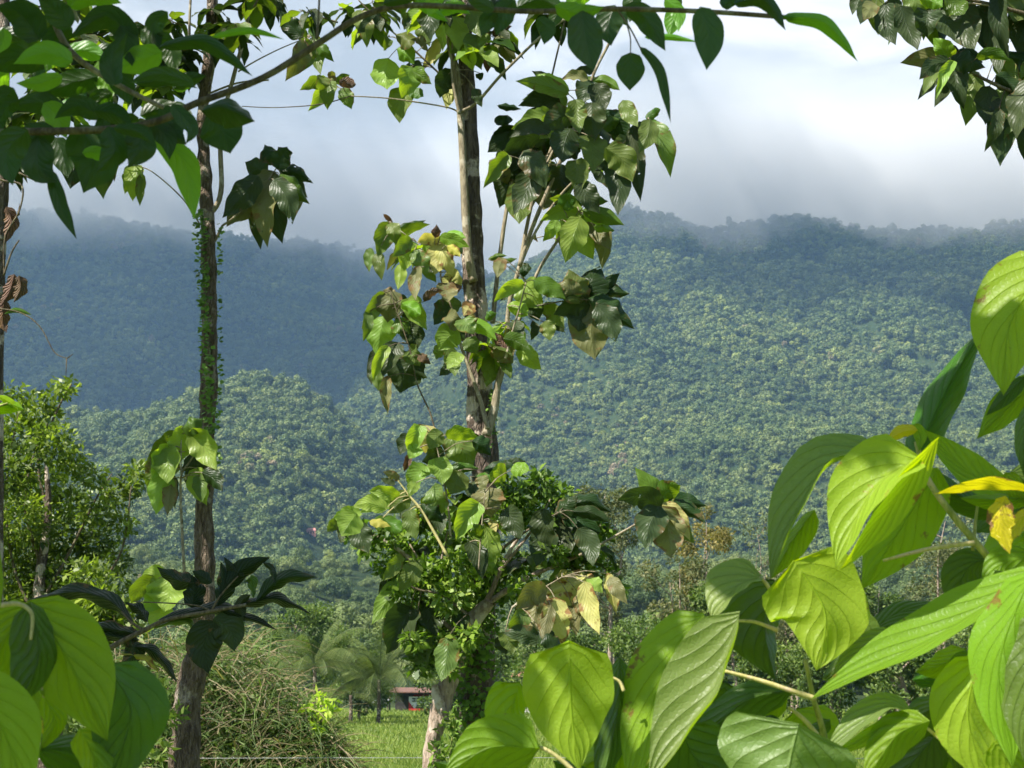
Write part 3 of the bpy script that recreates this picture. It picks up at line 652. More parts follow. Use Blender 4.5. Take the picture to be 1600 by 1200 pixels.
# right upper cluster by the sloping branch, and the dark crown at the top
leaves(left, YL, [(478, 60, 445, 45, 9, 9, T), (482, 66, 470, 110, 14, 13, T), (490, 62, 500, 112, 12, 12, T), (475, 70, 448, 122, 12, 13, O), (488, 55, 505, 30, 9, 9, T), (470, 55, 440, 20, 12, 12, D), (495, 70, 520, 95, 9, 9, T)], [(372, 112), (400, 95), (440, 75), (482, 58)], w=3)
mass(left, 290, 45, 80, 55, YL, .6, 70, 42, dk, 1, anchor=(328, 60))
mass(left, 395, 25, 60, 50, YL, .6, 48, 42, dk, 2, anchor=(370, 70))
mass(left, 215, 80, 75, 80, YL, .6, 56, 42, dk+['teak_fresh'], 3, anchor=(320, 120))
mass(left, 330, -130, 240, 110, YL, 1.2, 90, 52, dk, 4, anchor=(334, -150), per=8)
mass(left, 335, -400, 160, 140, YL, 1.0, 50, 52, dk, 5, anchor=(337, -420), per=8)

mid = empty('teak_tree', (P(760, 1400, YM).x, YM, 0), 'tall teak tree in the middle of the view with blotchy bark and loose leaf clusters', 'tree')
trunk('trunk', [(738, 1460, 74), (742, 1150, 64), (744, 1050, 58), (750, 960, 52), (757, 860, 46), (760, 760, 43), (756, 700, 42), (751, 650, 46), (750, 600, 38), (746, 540, 37), (743, 470, 36), (739, 400, 36), (737, 340, 33), (736, 280, 31), (733, 200, 29), (730, 140, 28), (727, 60, 26), (724, 0, 25), (720, -200, 20), (718, -520, 10)], YM, 'bark_mid', mid, 9, lump=.2, n=12)
def B(*a, **k): return branch(mid, *a, **k)
B([(740, 440, YM-.1), (731, 390, YM-.12), (726, 300, YM-.12), (720, 190, YM-.1), (713, 110, YM-.1), (703, 70, YM-.1), (694, -40, YM-.2)], YM, 15, 9)
B([(720, 178), (700, 168), (640, 158), (600, 153), (548, 150)], YM-.1, 3.2, 2)
B([(548, 150), (500, 163), (430, 168), (378, 166)], YM-.1, 2, 1.6, 'twig_dark')
B([(718, 175, YM-.12), (745, 160, YM-.15), (790, 110, YM-.3), (866, 40, YM-.4), (930, 10, YM-.4)], YM, 6, 4)
B([(716, 140), (690, 118), (640, 72), (590, 30), (560, 0)], YM-.1, 4, 2.5, 'twig_dark')
B([(718, 178), (708, 130), (706, 80), (712, 30)], YM-.15, 6, 3)
B([(760, 680), (772, 640), (778, 600), (790, 560)], YM-.2, 16, 9)
B([(762, 670), (752, 630), (738, 590), (722, 545), (712, 510)], YM-.25, 8, 4)
B([(790, 560), (806, 515), (838, 430), (872, 375), (900, 335)], YM-.2, 7, 4)
B([(790, 560), (795, 480), (812, 415), (822, 360), (836, 300), (862, 230)], YM-.2, 8, 5)
B([(812, 415), (830, 360), (855, 300), (885, 230), (912, 160), (930, 110), (955, 60), (965, 20)], YM-.3, 8, 4)
B([(815, 410), (838, 360), (880, 300), (925, 260), (985, 215), (1015, 190)], YM-.3, 5, 3)
B([(770, 505), (775, 450), (785, 370), (792, 325), (800, 280)], YM+.05, 8, 6)
B([(862, 120), (876, 60), (890, 0)], YM-.2, 3.5, 2.5, 'twig_dark')
# leaf clusters, top left to bottom
leaves(mid, YM, [(508, 128, 472, 140, 9, 10, T), (510, 130, 484, 170, 10, 11, G), (514, 130, 512, 168, 12, 12, T), (520, 126, 518, 112, 6, 6, O), (528, 130, 545, 118, 6, 6, T), (532, 132, 554, 132, 7, 7, 'dry_leaf'), (536, 140, 548, 168, 9, 9, T), (505, 122, 500, 140, 9, 9, T), (540, 150, 552, 160, 6, 6, 'dry_leaf')], [(548, 150), (532, 138), (510, 126)], w=3)
leaves(mid, YM, [(606, 95, 605, 136, 16, 17, G), (622, 78, 645, 98, 13, 12, G), (640, 108, 628, 150, 15, 14, G), (632, 140, 625, 188, 16, 15, T), (645, 112, 672, 130, 9, 10, T), (606, 60, 600, 78, 6, 7, T), (620, 55, 640, 72, 12, 14, O), (655, 60, 668, 80, 6, 8, O), (685, 66, 660, 108, 9, 9, Ye), (640, 100, 648, 130, 10, 13, D), (640, 145, 660, 150, 8, 6, T)], [(690, 118), (650, 82), (620, 60), (608, 58)], w=3)
leaves(mid, YM-.1, [(700, 118, 688, 150, 14, 11, D), (702, 130, 698, 168, 11, 10, Ye), (742, 140, 752, 165, 7, 6, D), (668, 15, 672, 60, 14, 15, D), (695, 22, 692, 75, 13, 12, G), (712, 30, 716, 75, 15, 15, G), (735, 20, 750, 55, 13, 13, T), (745, 60, 752, 105, 17, 15, T), (735, 62, 748, 82, 10, 12, D), (760, 55, 765, 85, 7, 7, T), (775, 62, 805, 92, 9, 9, O), (772, 55, 798, 42, 7, 6, 'dry_leaf'), (785, 66, 800, 98, 8, 8, O), (765, 92, 762, 112, 6, 6, 'dry_leaf'), (725, 80, 738, 108, 12, 12, G), (640, 25, 632, 45, 8, 9, D), (760, 20, 790, 0, 10, 14, D), (750, 115, 750, 125, 5, 5, D), (720, 60, 705, 82, 9, 8, G), (560, 20, 572, 70, 12, 12, T), (590, 20, 560, 50, 9, 9, D)], [(712, 110), (716, 70), (724, 30), (724, -10)], w=4)
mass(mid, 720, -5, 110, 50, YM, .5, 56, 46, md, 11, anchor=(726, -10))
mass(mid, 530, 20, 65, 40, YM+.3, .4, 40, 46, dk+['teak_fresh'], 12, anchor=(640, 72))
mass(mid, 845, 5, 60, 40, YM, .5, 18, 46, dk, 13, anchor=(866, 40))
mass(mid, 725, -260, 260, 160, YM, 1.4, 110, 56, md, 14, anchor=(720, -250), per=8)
# the large dark cluster right of the trunk
rows = [(885, 140, 840, 118, 8, 9, G), (882, 145, 812, 128, 10, 10, T), (880, 165, 828, 150, 12, 12, T), (870, 160, 815, 165, 12, 12, D), (860, 180, 805, 200, 13, 14, G), (866, 190, 845, 215, 14, 12, G), (925, 130, 905, 160, 14, 16, D), (925, 128, 965, 140, 8, 9, T),
    (930, 135, 945, 170, 14, 15, D), (915, 125, 880, 125, 9, 6, O), (900, 160, 905, 205, 15, 15, T), (925, 165, 930, 215, 16, 17, D), (890, 205, 880, 250, 18, 18, D), (920, 215, 925, 265, 18, 18, T), (850, 215, 790, 240, 16, 15, D), (830, 225, 770, 280, 18, 17, D),
    (790, 245, 758, 290, 12, 14, T), (800, 265, 782, 320, 18, 17, D), (830, 270, 805, 330, 18, 18, D), (820, 290, 812, 345, 17, 16, T), (775, 250, 792, 285, 12, 12, O), (850, 250, 845, 290, 15, 15, O), (870, 260, 865, 310, 16, 17, D), (885, 270, 850, 295, 14, 14, D), (900, 255, 905, 300, 18, 17, T),
    (860, 290, 850, 325, 16, 14, O), (935, 250, 960, 300, 18, 17, D), (950, 235, 985, 280, 15, 17, T), (960, 250, 965, 330, 14, 15, D), (945, 200, 975, 190, 10, 12, T), (940, 185, 985, 215, 14, 15, D), (975, 160, 995, 195, 10, 10, T), (930, 235, 975, 250, 11, 11, T), (910, 290, 935, 330, 14, 14, D), (800, 200, 765, 235, 12, 12, D), (855, 205, 800, 215, 10, 10, D), (890, 180, 850, 200, 16, 15, D), (905, 225, 870, 240, 16, 15, D), (870, 230, 830, 255, 16, 14, O), (820, 240, 850, 290, 16, 15, D), (780, 165, 812, 170, 5, 7, D), (775, 190, 800, 188, 5, 6, D)]
leaves(mid, YM-.3, rows, [(836, 300), (862, 240), (890, 190), (925, 128)], dY=.45, w=5)
leaves(mid, YM-.4, [(1015, 190, 1000, 235, 12, 12, T), (1012, 190, 1045, 215, 10, 11, T), (1018, 195, 1045, 270, 13, 14, T), (1008, 195, 985, 230, 12, 11, D), (1012, 185, 1030, 172, 6, 6, T), (990, 205, 1000, 305, 11, 12, D), (980, 215, 965, 240, 10, 10, T)], [(925, 260), (985, 215), (1015, 190)], w=3)
leaves(mid, YM-.35, [(905, 335, 862, 312, 8, 9, G), (900, 335, 848, 345, 11, 11, G), (905, 338, 870, 375, 14, 12, G), (905, 345, 885, 405, 16, 15, G), (905, 345, 925, 400, 17, 16, G), (915, 335, 955, 350, 10, 11, G), (915, 330, 970, 350, 12, 12, T), (920, 320, 948, 315, 9, 10, T), (935, 350, 940, 415, 10, 11, O), (930, 355, 955, 360, 7, 8, G), (870, 345, 850, 375, 8, 8, G), (900, 320, 920, 290, 9, 12, T), (880, 325, 900, 310, 10, 10, T), (925, 345, 950, 385, 10, 9, O), (838, 372, 834, 374, 5, 5, O)], [(872, 375), (890, 350), (905, 332)], w=4)
leaves(mid, YM-.3, [(606, 352, 592, 398, 13, 13, T), (612, 350, 618, 380, 8, 9, T), (612, 348, 600, 335, 3, 3, 'dry_leaf'), (624, 366, 668, 352, 6, 7, T), (640, 378, 632, 420, 17, 16, G), (640, 375, 615, 400, 9, 10, T), (590, 398, 596, 435, 8, 8, T), (626, 415, 622, 450, 7, 7, G), (685, 372, 655, 378, 8, 9, Ye), (688, 378, 660, 400, 9, 9, G), (690, 380, 680, 425, 14, 14, 'teak_yellow'), (692, 375, 725, 372, 7, 8, G), (690, 372, 730, 385, 8, 8, G), (690, 385, 708, 430, 10, 8, Ye), (680, 370, 682, 352, 7, 7, 'dry_leaf'), (700, 385, 718, 400, 7, 7, Ye), (655, 420, 650, 465, 8, 8, O), (690, 410, 668, 425, 11, 11, D), (715, 430, 690, 445, 8, 9, Ye), (705, 428, 720, 445, 7, 8, Ye), (695, 445, 700, 470, 13, 14, O), (648, 395, 665, 430, 11, 10, T), (712, 438, 700, 462, 9, 10, 'dry_leaf')], [(715, 500), (690, 440), (686, 390), (650, 378), (610, 348)], w=3, dY=.15)
leaves(mid, YM-.32, [(612, 458, 606, 500, 16, 17, 'teak_olive'), (598, 462, 568, 510, 10, 10, T), (600, 498, 590, 552, 15, 17, G), (640, 470, 665, 512, 15, 14, G), (630, 475, 655, 490, 12, 11, G), (640, 510, 650, 545, 18, 17, D), (605, 545, 585, 590, 9, 9, G), (620, 540, 600, 585, 15, 14, D), (650, 560, 628, 610, 24, 22, D), (640, 550, 655, 570, 14, 12, T), (655, 555, 672, 568, 6, 6, 'dry_leaf'), (605, 592, 606, 642, 8, 8, O), (590, 575, 592, 608, 7, 8, T), (665, 470, 690, 455, 7, 5, 'dry_leaf'), (575, 490, 568, 530, 7, 7, T), (600, 455, 612, 470, 10, 8, O), (620, 500, 640, 520, 12, 12, T)], [(684, 690), (672, 645), (652, 600), (640, 545), (618, 480), (610, 455)], w=3, dY=.15, mat='twig_dark')
leaves(mid, YM-.4, [(815, 445, 775, 470, 9, 9, G), (820, 445, 845, 478, 17, 19, G), (838, 440, 880, 465, 12, 12, T), (812, 425, 825, 425, 9, 9, D), (795, 480, 822, 492, 10, 10, G), (825, 475, 840, 500, 14, 13, D), (850, 480, 880, 510, 11, 11, T), (850, 505, 858, 530, 9, 9, T), (725, 500, 740, 520, 14, 13, T), (700, 480, 680, 505, 16, 16, D), (735, 475, 725, 492, 9, 9, Ye), (700, 495, 715, 512, 11, 12, 'teak_olive'), (725, 510, 772, 530, 10, 10, G), (715, 520, 688, 545, 15, 15, G), (770, 520, 790, 540, 11, 12, G), (785, 535, 800, 565, 17, 16, 'teak_olive'), (790, 530, 825, 545, 10, 10, T), (815, 545, 843, 575, 11, 11, G), (780, 550, 762, 600, 17, 16, T), (790, 565, 798, 590, 8, 8, T), (700, 545, 710, 585, 10, 10, T), (720, 555, 700, 575, 8, 9, 'teak_fresh'), (690, 540, 682, 560, 7, 7, T), (760, 500, 775, 490, 7, 7, T), (730, 530, 745, 550, 10, 9, T), (790, 545, 770, 520, 8, 8, 'dry_leaf'), (835, 505, 830, 530, 6, 6, D), (765, 405, 790, 400, 4, 5, T), (785, 405, 778, 432, 8, 8, O)], [(790, 560), (800, 520), (812, 480), (822, 440)], w=4)
leaves(mid, YM-.4, [(905, 470, 890, 425, 20, 20, 'teak_olive'), (915, 465, 935, 420, 20, 22, D), (925, 468, 978, 460, 18, 12, D), (925, 470, 985, 510, 20, 18, D), (930, 480, 930, 555, 25, 22, 'teak_olive'), (920, 475, 870, 490, 16, 15, D), (915, 478, 905, 515, 16, 14, D), (935, 480, 960, 530, 16, 14, D), (930, 468, 965, 430, 14, 15, D), (900, 465, 872, 445, 12, 12, O)], [(838, 478), (870, 472), (905, 468), (930, 470)], w=3, mat='twig_dark', dY=.1)
leaves(mid, YM-.7, [(655, 668, 638, 700, 12, 12, G), (665, 668, 665, 705, 14, 14, 'teak_yellow'), (655, 700, 640, 715, 9, 9, G), (690, 678, 672, 700, 10, 10, T), (710, 680, 735, 728, 19, 19, T), (700, 680, 745, 685, 8, 10, G), (690, 705, 662, 720, 13, 14, D), (680, 720, 690, 755, 14, 14, G), (665, 730, 640, 760, 14, 13, G), (740, 690, 765, 710, 14, 13, D), (700, 735, 745, 732, 8, 8, T), (650, 755, 640, 775, 7, 7, G), (760, 735, 800, 728, 8, 9, D), (790, 725, 820, 722, 4, 4, D), (720, 740, 705, 770, 14, 14, T), (675, 765, 690, 800, 15, 14, T), (640, 712, 632, 735, 5, 5, 'dry_leaf')], [(704, 838), (700, 790), (690, 730), (680, 690)], w=4)
leaves(mid, YM-.8, [(622, 748, 600, 738, 5, 5, 'teak_olive'), (620, 775, 580, 768, 9, 9, G), (618, 785, 568, 800, 11, 11, G), (635, 770, 610, 800, 11, 10, T), (600, 795, 555, 792, 9, 9, G), (560, 800, 520, 815, 10, 9, G), (555, 805, 535, 835, 15, 14, G), (560, 820, 575, 860, 13, 13, D), (525, 815, 512, 830, 7, 6, T), (600, 810, 625, 830, 11, 10, T), (660, 790, 690, 815, 13, 13, D), (640, 800, 650, 840, 11, 11, T), (580, 815, 608, 822, 5, 6, 'teak_yellow')], [(700, 870), (660, 800), (640, 775), (622, 750)], w=5, mat='petiole')
leaves(mid, YM-.85, [(765, 765, 768, 805, 17, 18, 'teak_olive'), (745, 790, 715, 840, 17, 16, G), (760, 828, 770, 885, 15, 14, G), (790, 740, 772, 755, 14, 10, G), (800, 735, 825, 735, 9, 8, G), (752, 745, 752, 765, 7, 9, 'teak_olive'), (750, 840, 740, 820, 9, 9, T), (770, 815, 775, 830, 6, 6, 'teak_yellow'), (735, 850, 752, 900, 12, 12, D), (790, 800, 812, 840, 15, 15, D)], [(748, 890), (752, 830), (758, 770)], w=3)
leaves(mid, YM-.7, [(870, 800, 900, 775, 11, 14, D), (890, 790, 950, 800, 12, 14, D), (880, 800, 935, 830, 14, 14, D), (870, 810, 890, 860, 16, 15, D), (850, 800, 860, 850, 16, 14, D), (900, 800, 950, 815, 10, 10, D), (860, 830, 840, 880, 15, 15, D), (905, 830, 925, 880, 13, 13, D)], [(780, 860), (830, 825), (875, 800)], w=5, mat='twig_dark')
leaves(mid, YM-.6, [(1030, 792, 995, 735, 12, 13, T), (1028, 790, 970, 782, 15, 10, D), (1036, 785, 1098, 790, 14, 12, D), (1034, 780, 1060, 760, 12, 13, T), (1030, 795, 1010, 852, 16, 17, D), (1036, 798, 1048, 866, 20, 21, 'teak_olive'), (1040, 790, 1075, 840, 10, 10, 'teak_yellow'), (1045, 790, 1098, 815, 12, 9, D), (1045, 800, 1082, 845, 10, 9, T), (1025, 785, 1000, 770, 12, 12, D), (1038, 788, 1060, 800, 10, 9, 'teak_olive')], [(905, 868), (948, 845), (1000, 815), (1032, 790)], w=5, dY=.12)
leaves(mid, YM-.85, [(880, 902, 895, 945, 26, 28, 'teak_yellow'), (870, 905, 885, 900, 8, 10, 'teak_yellow'), (868, 940, 875, 1008, 17, 17, 'teak_yellow'), (850, 925, 810, 950, 14, 13, 'teak_olive'), (840, 930, 830, 985, 17, 15, 'teak_olive'), (915, 915, 935, 985, 12, 12, 'teak_yellow'), (905, 930, 920, 970, 12, 9, 'teak_olive'), (950, 900, 962, 955, 6, 8, 'teak_yellow'), (955, 905, 978, 940, 8, 8, 'teak_olive'), (820, 960, 805, 990, 11, 11, T), (860, 950, 850, 1000, 9, 9, 'teak_olive'), (895, 950, 900, 990, 13, 10, O), (790, 990, 800, 1020, 12, 11, T), (845, 985, 880, 1015, 9, 12, D), (840, 1000, 790, 990, 10, 10, D), (925, 905, 940, 925, 9, 7, G)], [(800, 950), (830, 925), (846, 920), (878, 902)], w=4)
leaves(mid, YM-.65, [(630, 910, 585, 970, 12, 12, G), (640, 955, 610, 1015, 24, 20, D), (650, 990, 665, 1040, 17, 17, T), (700, 1000, 690, 1060, 14, 14, T), (660, 940, 680, 990, 15, 15, D), (625, 870, 600, 905, 9, 9, T), (720, 960, 735, 1010, 13, 13, D), (650, 880, 625, 920, 11, 11, T)], [(730, 960), (690, 930), (650, 920), (630, 905)], w=5, mat='twig_dark')
mass(mid, 610, 860, 70, 60, YM-.2, .2, 14, 50, [D, T, G], 71, anchor=(720, 930), per=5)
mass(mid, 870, 870, 70, 60, YM-.2, .2, 21, 50, [D, D, T], 72, anchor=(790, 900), per=5)
mass(mid, 720, 790, 60, 60, YM-.35, .2, 20, 50, [D, T, G], 73, anchor=(745, 850), per=5)
mass(mid, 650, 1000, 40, 40, YM-.2, .1, 8, 46, [D, T], 74, anchor=(720, 980), per=4)
mass(mid, 880, 215, 85, 75, YM+.1, .2, 40, 54, [D, D, T], 75, anchor=(862, 300), per=5)
mass(mid, 740, 60, 50, 50, YM-.1, .2, 20, 48, [D, T, G], 76, anchor=(720, 60), per=5)
mass(mid, 770, 520, 55, 40, YM-.25, .1, 15, 42, [T, G, D], 77, anchor=(790, 560), per=5)
mass(mid, 645, 400, 45, 35, YM-.15, .1, 10, 40, [T, G, O], 78, anchor=(690, 440), per=5)
# smooth knot and leaf-tip buds are part of the twigs; now the ivy
def ivy(path, label, n, w, size, Y, side=1, seed=0, mat='ivy'):
    root = empty('climbing_ivy', P(path[0][0], path[0][1], Y-.1), label, 'climbing plant', None)
    rs = random.Random(seed); off = origin(root)
    V, Fc = tube([P(x, y, Y-.03) for x, y in path], [.006]*len(path), seg=5, n=3, off=off); link_mesh('stem', mesh_from('stem', V, Fc), M['twig_dark'], root)
    q = []
    for i in range(n):
        f = rs.random()*(len(path)-1); k = int(f); f -= k; x = path[k][0]*(1-f)+path[k+1][0]*f; y = path[k][1]*(1-f)+path[k+1][1]*f
        a = rs.uniform(-.2, PI+.2)
        p = P(x+rs.uniform(-w, w), y, Y) - Vector((0, rs.uniform(.07, .15), 0)) - off
        L = size*rs.uniform(.6, 1.3); d = Vector((rs.uniform(-1, 1), rs.uniform(-1, -.1), rs.uniform(-1, .1))).normalized(); u = Vector((rs.uniform(-.5, .5), -1, .6)); s = d.cross(u).normalized()
        q.append([p, p+d*L*.45+s*L*.42, p+d*L, p+d*L*.45-s*L*.42])
    return root, q
M['ivy'] = foliage_mat('ivy', [(.04, .08, .015), (.09, .17, .025), (.18, .30, .04), (.06, .10, .02)], tr=.25, scale=4)
r_, q_ = ivy([(316, 335), (320, 400), (324, 480), (330, 600), (334, 680)], 'ivy with small leaves climbing the upper trunk of the left teak', 420, 8, .042, YL-.03, seed=1)
# more leaves low on the bright side at the top, and a fringe at the right edge of the trunk
rs = random.Random(5)
for i in range(90):
    y = 350+380*rs.random(); p = P(327+14+rs.uniform(-3, 3)-(y > 600)*2, y, YL+rs.uniform(-.08, .02))-origin(r_); L = .035*rs.uniform(.6, 1.4)
    d = Vector((1, rs.uniform(-1, .3), rs.uniform(-.9, .3))).normalized(); s = d.cross(Vector((rs.uniform(-.5, .5), -1, .5))).normalized(); q_.append([p, p+d*L*.5+s*L*.4, p+d*L, p+d*L*.5-s*L*.4])
link_mesh('foliage', quads_mesh('foliage', q_), M['ivy'], r_)
r_, q_ = ivy([(742, 1150), (745, 1080), (750, 1000), (755, 930)], 'dark ivy thickly covering the shaded base of the middle teak', 520, 30, .045, YM-.03, seed=2)
link_mesh('foliage', quads_mesh('foliage', q_), M['ivy'], r_)
r_, q_ = ivy([(768, 700), (770, 650), (770, 610)], 'thin ivy on the right edge of the middle trunk below the fork', 70, 4, .035, YM-.03, seed=3)
link_mesh('foliage', quads_mesh('foliage', q_), M['ivy'], r_)

# ------------------------------------------------------------------ small-leaved tree in front of the middle teak
YS = 8.85
M['lime_leaf'] = foliage_mat('lime_leaf', [(.03, .06, .012), (.06, .11, .018), (.11, .18, .025), (.18, .27, .035), (.30, .38, .07)], tr=.3, scale=1.5, rough=.42, spec=.35, glow=(1.5, 1.9, .6))
st = empty('small_leaved_tree', (P(672, 1400, YS).x, YS, 0), 'crooked pale-barked small tree with glossy little leaves in front of the middle teak', 'tree')
trunk('trunk', [(668, 1440, 30), (674, 1200, 27), (680, 1140, 25), (690, 1095, 30), (706, 1050, 27), (722, 1000, 28), (742, 965, 25), (765, 940, 18)], YS, 'bark_pale', st, 21, lump=.22)
trunk('stump', [(694, 1130, 16), (684, 1090, 20), (679, 1070, 9)], YS-.05, 'bark_pale', st, 23, lump=.25)
for pts, a, b in (([(742, 965), (765, 930), (782, 890), (800, 855), (811, 835), (808, 800)], 10, 3), ([(735, 975), (700, 930), (660, 890), (610, 850), (560, 825)], 12, 4), ([(722, 1000), (680, 960), (640, 930)], 8, 3), ([(765, 940), (830, 900), (900, 870), (940, 850)], 10, 3), ([(700, 930), (690, 880), (700, 830)], 6, 2), ([(720, 1000), (700, 1010), (660, 1020)], 6, 3), ([(782, 890), (830, 830), (860, 780)], 6, 2), ([(660, 890), (672, 905), (640, 850)], 5, 2)):
    branch(st, pts, YS, a, b, 'bark_pale')
rs = random.Random(8); cl = []
def clumps(pp, Y, dY, k=1):
    for (x, y, r) in pp: cl.append((P(x+rs.uniform(-6, 6), y+rs.uniform(-6, 6), Y+rs.uniform(-dY, dY)), .82*r*Y/F))
clumps([(800, 770, 34), (840, 760, 30), (870, 780, 28), (815, 800, 34), (780, 800, 22), (850, 820, 26), (900, 840, 24), (930, 860, 26), (945, 830, 18), (900, 880, 30), (940, 890, 22), (860, 870, 26), (550, 830, 20), (570, 850, 26), (600, 840, 24), (625, 830, 20), (640, 860, 34), (600, 880, 26), (660, 820, 26), (690, 850, 34), (720, 880, 34), (670, 900, 36), (640, 930, 30), (700, 930, 36), (740, 930, 30), (700, 970, 34), (650, 970, 30), (680, 1010, 32), (720, 1020, 22), (660, 1040, 20), (760, 880, 30), (780, 920, 30), (810, 880, 26), (820, 920, 24), (620, 960, 20), (735, 990, 26), (960, 920, 16), (770, 850, 24), (700, 1045, 18), (640, 1000, 20), (730, 840, 22)], YS, .35)
small_foliage('crown', st, cl, 7000, .062, M['lime_leaf'], 3, asp=.5)
# weeds at its foot
wd = empty('leafy_weed', P(700, 1180, YS-.1), 'light green weed sprouting at the foot of the crooked small tree', 'plant')
small_foliage('foliage', wd, [(P(700, 1150, YS-.1), .10), (P(712, 1120, YS-.1), .06), (P(690, 1180, YS-.1), .1), (P(722, 1150, YS-.1), .05), (P(700, 1215, YS-.1), .12)], 260, .06, M['lime_leaf'], 5)
tube_obj('stem', [P(700, 1300, YS-.1), P(702, 1200, YS-.1), P(710, 1125, YS-.1)], [.008, .006, .003], M['green_stem'], wd, seg=5)
# ------------------------------------------------------------------ foreground shrub on the right
YR = 1.55; root_scale = True
shr = empty('broadleaf_shrub', (P(1420, 1200, YR).x+.1, YR+.1, 0), 'bright green heart-leaved shrub filling the near right side of the view', 'shrub')
def rl(pts, w1, w2, mat='fg_leaf', Y=YR, root=None, **k):
    return pleaf(root or shr, pts, w1, w2, Y, mat, **k)
g, p_, d_, s_, y_ = 'fg_leaf', 'fg_leaf_pale', 'fg_leaf_deep', 'fg_leaf_grey', 'fg_leaf_yellow'
rl([(890, 1030), (893, 1115), (906, 1204)], 76, 70, p_, 1.5, W=78, f=(1, 1), lobe=.14, curl=-.1)
rl([(808, 1080), (800, 1120), (815, 1178)], 44, 18, g, 1.56, W=46)
rl([(822, 1168), (760, 1170), (690, 1218)], 50, 36, g, 1.48, W=52, f=(1, 1), curl=-.15)
rl([(1092, 966), (1040, 1040), (980, 1240)], 52, 50, g, 1.56, W=66, kind='teak', f=(1, -1))
rl([(1153, 966), (1118, 1075), (1012, 1232)], 84, 17, s_, 1.48, W=86, kind='teak', f=(1, -1), curl=-.18)
rl([(1187, 902), (1150, 918), (1112, 972)], 46, 16, s_, 1.52, W=56, f=(1, -1), kind='teak')
rl([(1205, 925), (1195, 985), (1212, 1062)], 74, 12, d_, 1.64, W=76, f=(1, 1))
rl([(1135, 990), (1170, 960), (1210, 945)], 20, 30, d_, 1.66)
rl([(1252, 893), (1290, 960), (1276, 1048)], 84, 60, p_, 1.46, W=86, kind='heart', f=(1, 1), curl=-.32, wave=.07, lobe=.1)
rl([(1295, 950), (1340, 1000), (1285, 1062)], 12, 40, d_, 1.52, W=44, f=(1, 1), kind='round')
rl([(1368, 704), (1292, 728), (1242, 810), (1203, 908)], 50, 14, s_, 1.50, W=60, kind='teak', f=(1, -1), curl=-.2)
rl([(1270, 800), (1235, 850), (1205, 905)], 10, 26, g, 1.52, W=30, kind='teak')
rl([(1420, 722), (1360, 770), (1306, 890)], 72, 30, p_, 1.44, W=74, kind='heart', f=(1, -1), curl=-.1, lobe=.06)
rl([(1462, 690), (1400, 780), (1312, 892)], 20, 26, p_, 1.43, W=40, kind='lance', f=(-1, 1))
rl([(1462, 738), (1405, 830), (1345, 922)], 52, 52, g, 1.58, W=58, kind='teak', f=(1, 1))
rl([(1432, 712), (1480, 610), (1540, 508)], 44, 42, d_, 1.62, W=60, kind='teak', f=(1, 1), curl=-.3)
rl([(1640, 420), (1580, 500), (1568, 618)], 66, 60, g, 1.50, W=80, kind='heart', f=(1, 1), curl=-.25)
rl([(1630, 590), (1585, 628), (1526, 686)], 30, 20, g, 1.56, W=34, kind='teak')
rl([(1600, 590), (1570, 620), (1540, 650)], 10, 14, d_, 1.55, kind='teak')
rl([(1575, 775), (1510, 735), (1442, 670)], 32, 26, g, 1.56, W=36, kind='teak', f=(1, -1))
rl([(1560, 800), (1500, 775), (1455, 730)], 14, 26, d_, 1.60, W=34, kind='teak')
rl([(1612, 766), (1540, 757), (1459, 772)], 15, 6, y_, 1.46, W=26, kind='lance', f=(-1, 1))
rl([(1620, 775), (1570, 780), (1500, 778)], 6, 18, g, 1.5, W=26, kind='lance')
rl([(1570, 778), (1562, 815), (1578, 866)], 22, 26, y_, 1.46, W=28, rag=.9, kind='teak')
rl([(1608, 800), (1585, 820), (1572, 862)], 16, 18, y_, 1.47, W=22, rag=.9)
rl([(1542, 872), (1510, 890), (1490, 944)], 34, 30, d_, 1.60, W=36, kind='round')
rl([(1600, 872), (1562, 885), (1538, 932)], 26, 28, g, 1.52, W=30, kind='heart')
rl([(1620, 890), (1480, 985), (1268, 1092)], 50, 19, g, 1.44, W=62, kind='lance', f=(1, -1), curl=-.1)
rl([(1395, 990), (1345, 1020), (1296, 1068)], 24, 14, s_, 1.49, W=28, kind='teak')
rl([(1356, 992), (1410, 955), (1492, 945)], 20, 16, d_, 1.56, W=28, kind='teak', f=(1, -1))
rl([(1610, 900), (1560, 1040), (1582, 1200)], 40, 66, g, 1.36, W=70, kind='teak', f=(1, 1), curl=-.2)
rl([(1640, 960), (1610, 1060), (1600, 1190)], 50, 50, d_, 1.34, W=60, kind='teak')
rl([(1530, 1030), (1512, 1120), (1545, 1232)], 58, 48, p_, 1.42, W=64, kind='teak', f=(1, 1))
rl([(1580, 972), (1548, 980), (1512, 1035)], 24, 22, g, 1.42, W=26, kind='heart')
rl([(1420, 1112), (1375, 1108), (1282, 1190)], 26, 12, s_, 1.44, W=34, kind='teak', f=(1, -1))
rl([(1430, 1112), (1380, 1135), (1290, 1188)], 8, 12, p_, 1.43, W=20, kind='lance')
rl([(1448, 1128), (1400, 1150), (1350, 1225)], 34, 26, g, 1.42, W=40, kind='teak')
rl([(1470, 1100), (1440, 1120), (1400, 1190)], 18, 24, d_, 1.47, W=34)
rl([(1246, 1140), (1236, 1180), (1215, 1290)], 118, 96, s_, 1.32, W=122, kind='heart', f=(1, 1), lobe=.03, curl=-.1)
rl([(1230, 1080), (1150, 1105), (1030, 1230)], 26, 34, d_, 1.60, W=46, kind='teak')
rl([(1225, 1085), (1150, 1140), (1085, 1240)], 30, 30, g, 1.64, W=44, kind='teak')
rl([(1130, 1090), (1120, 1150), (1060, 1250)], 60, 50, d_, 1.66, W=64)
rl([(1068, 1150), (1090, 1190), (1140, 1240)], 50, 60, d_, 1.58, W=62)
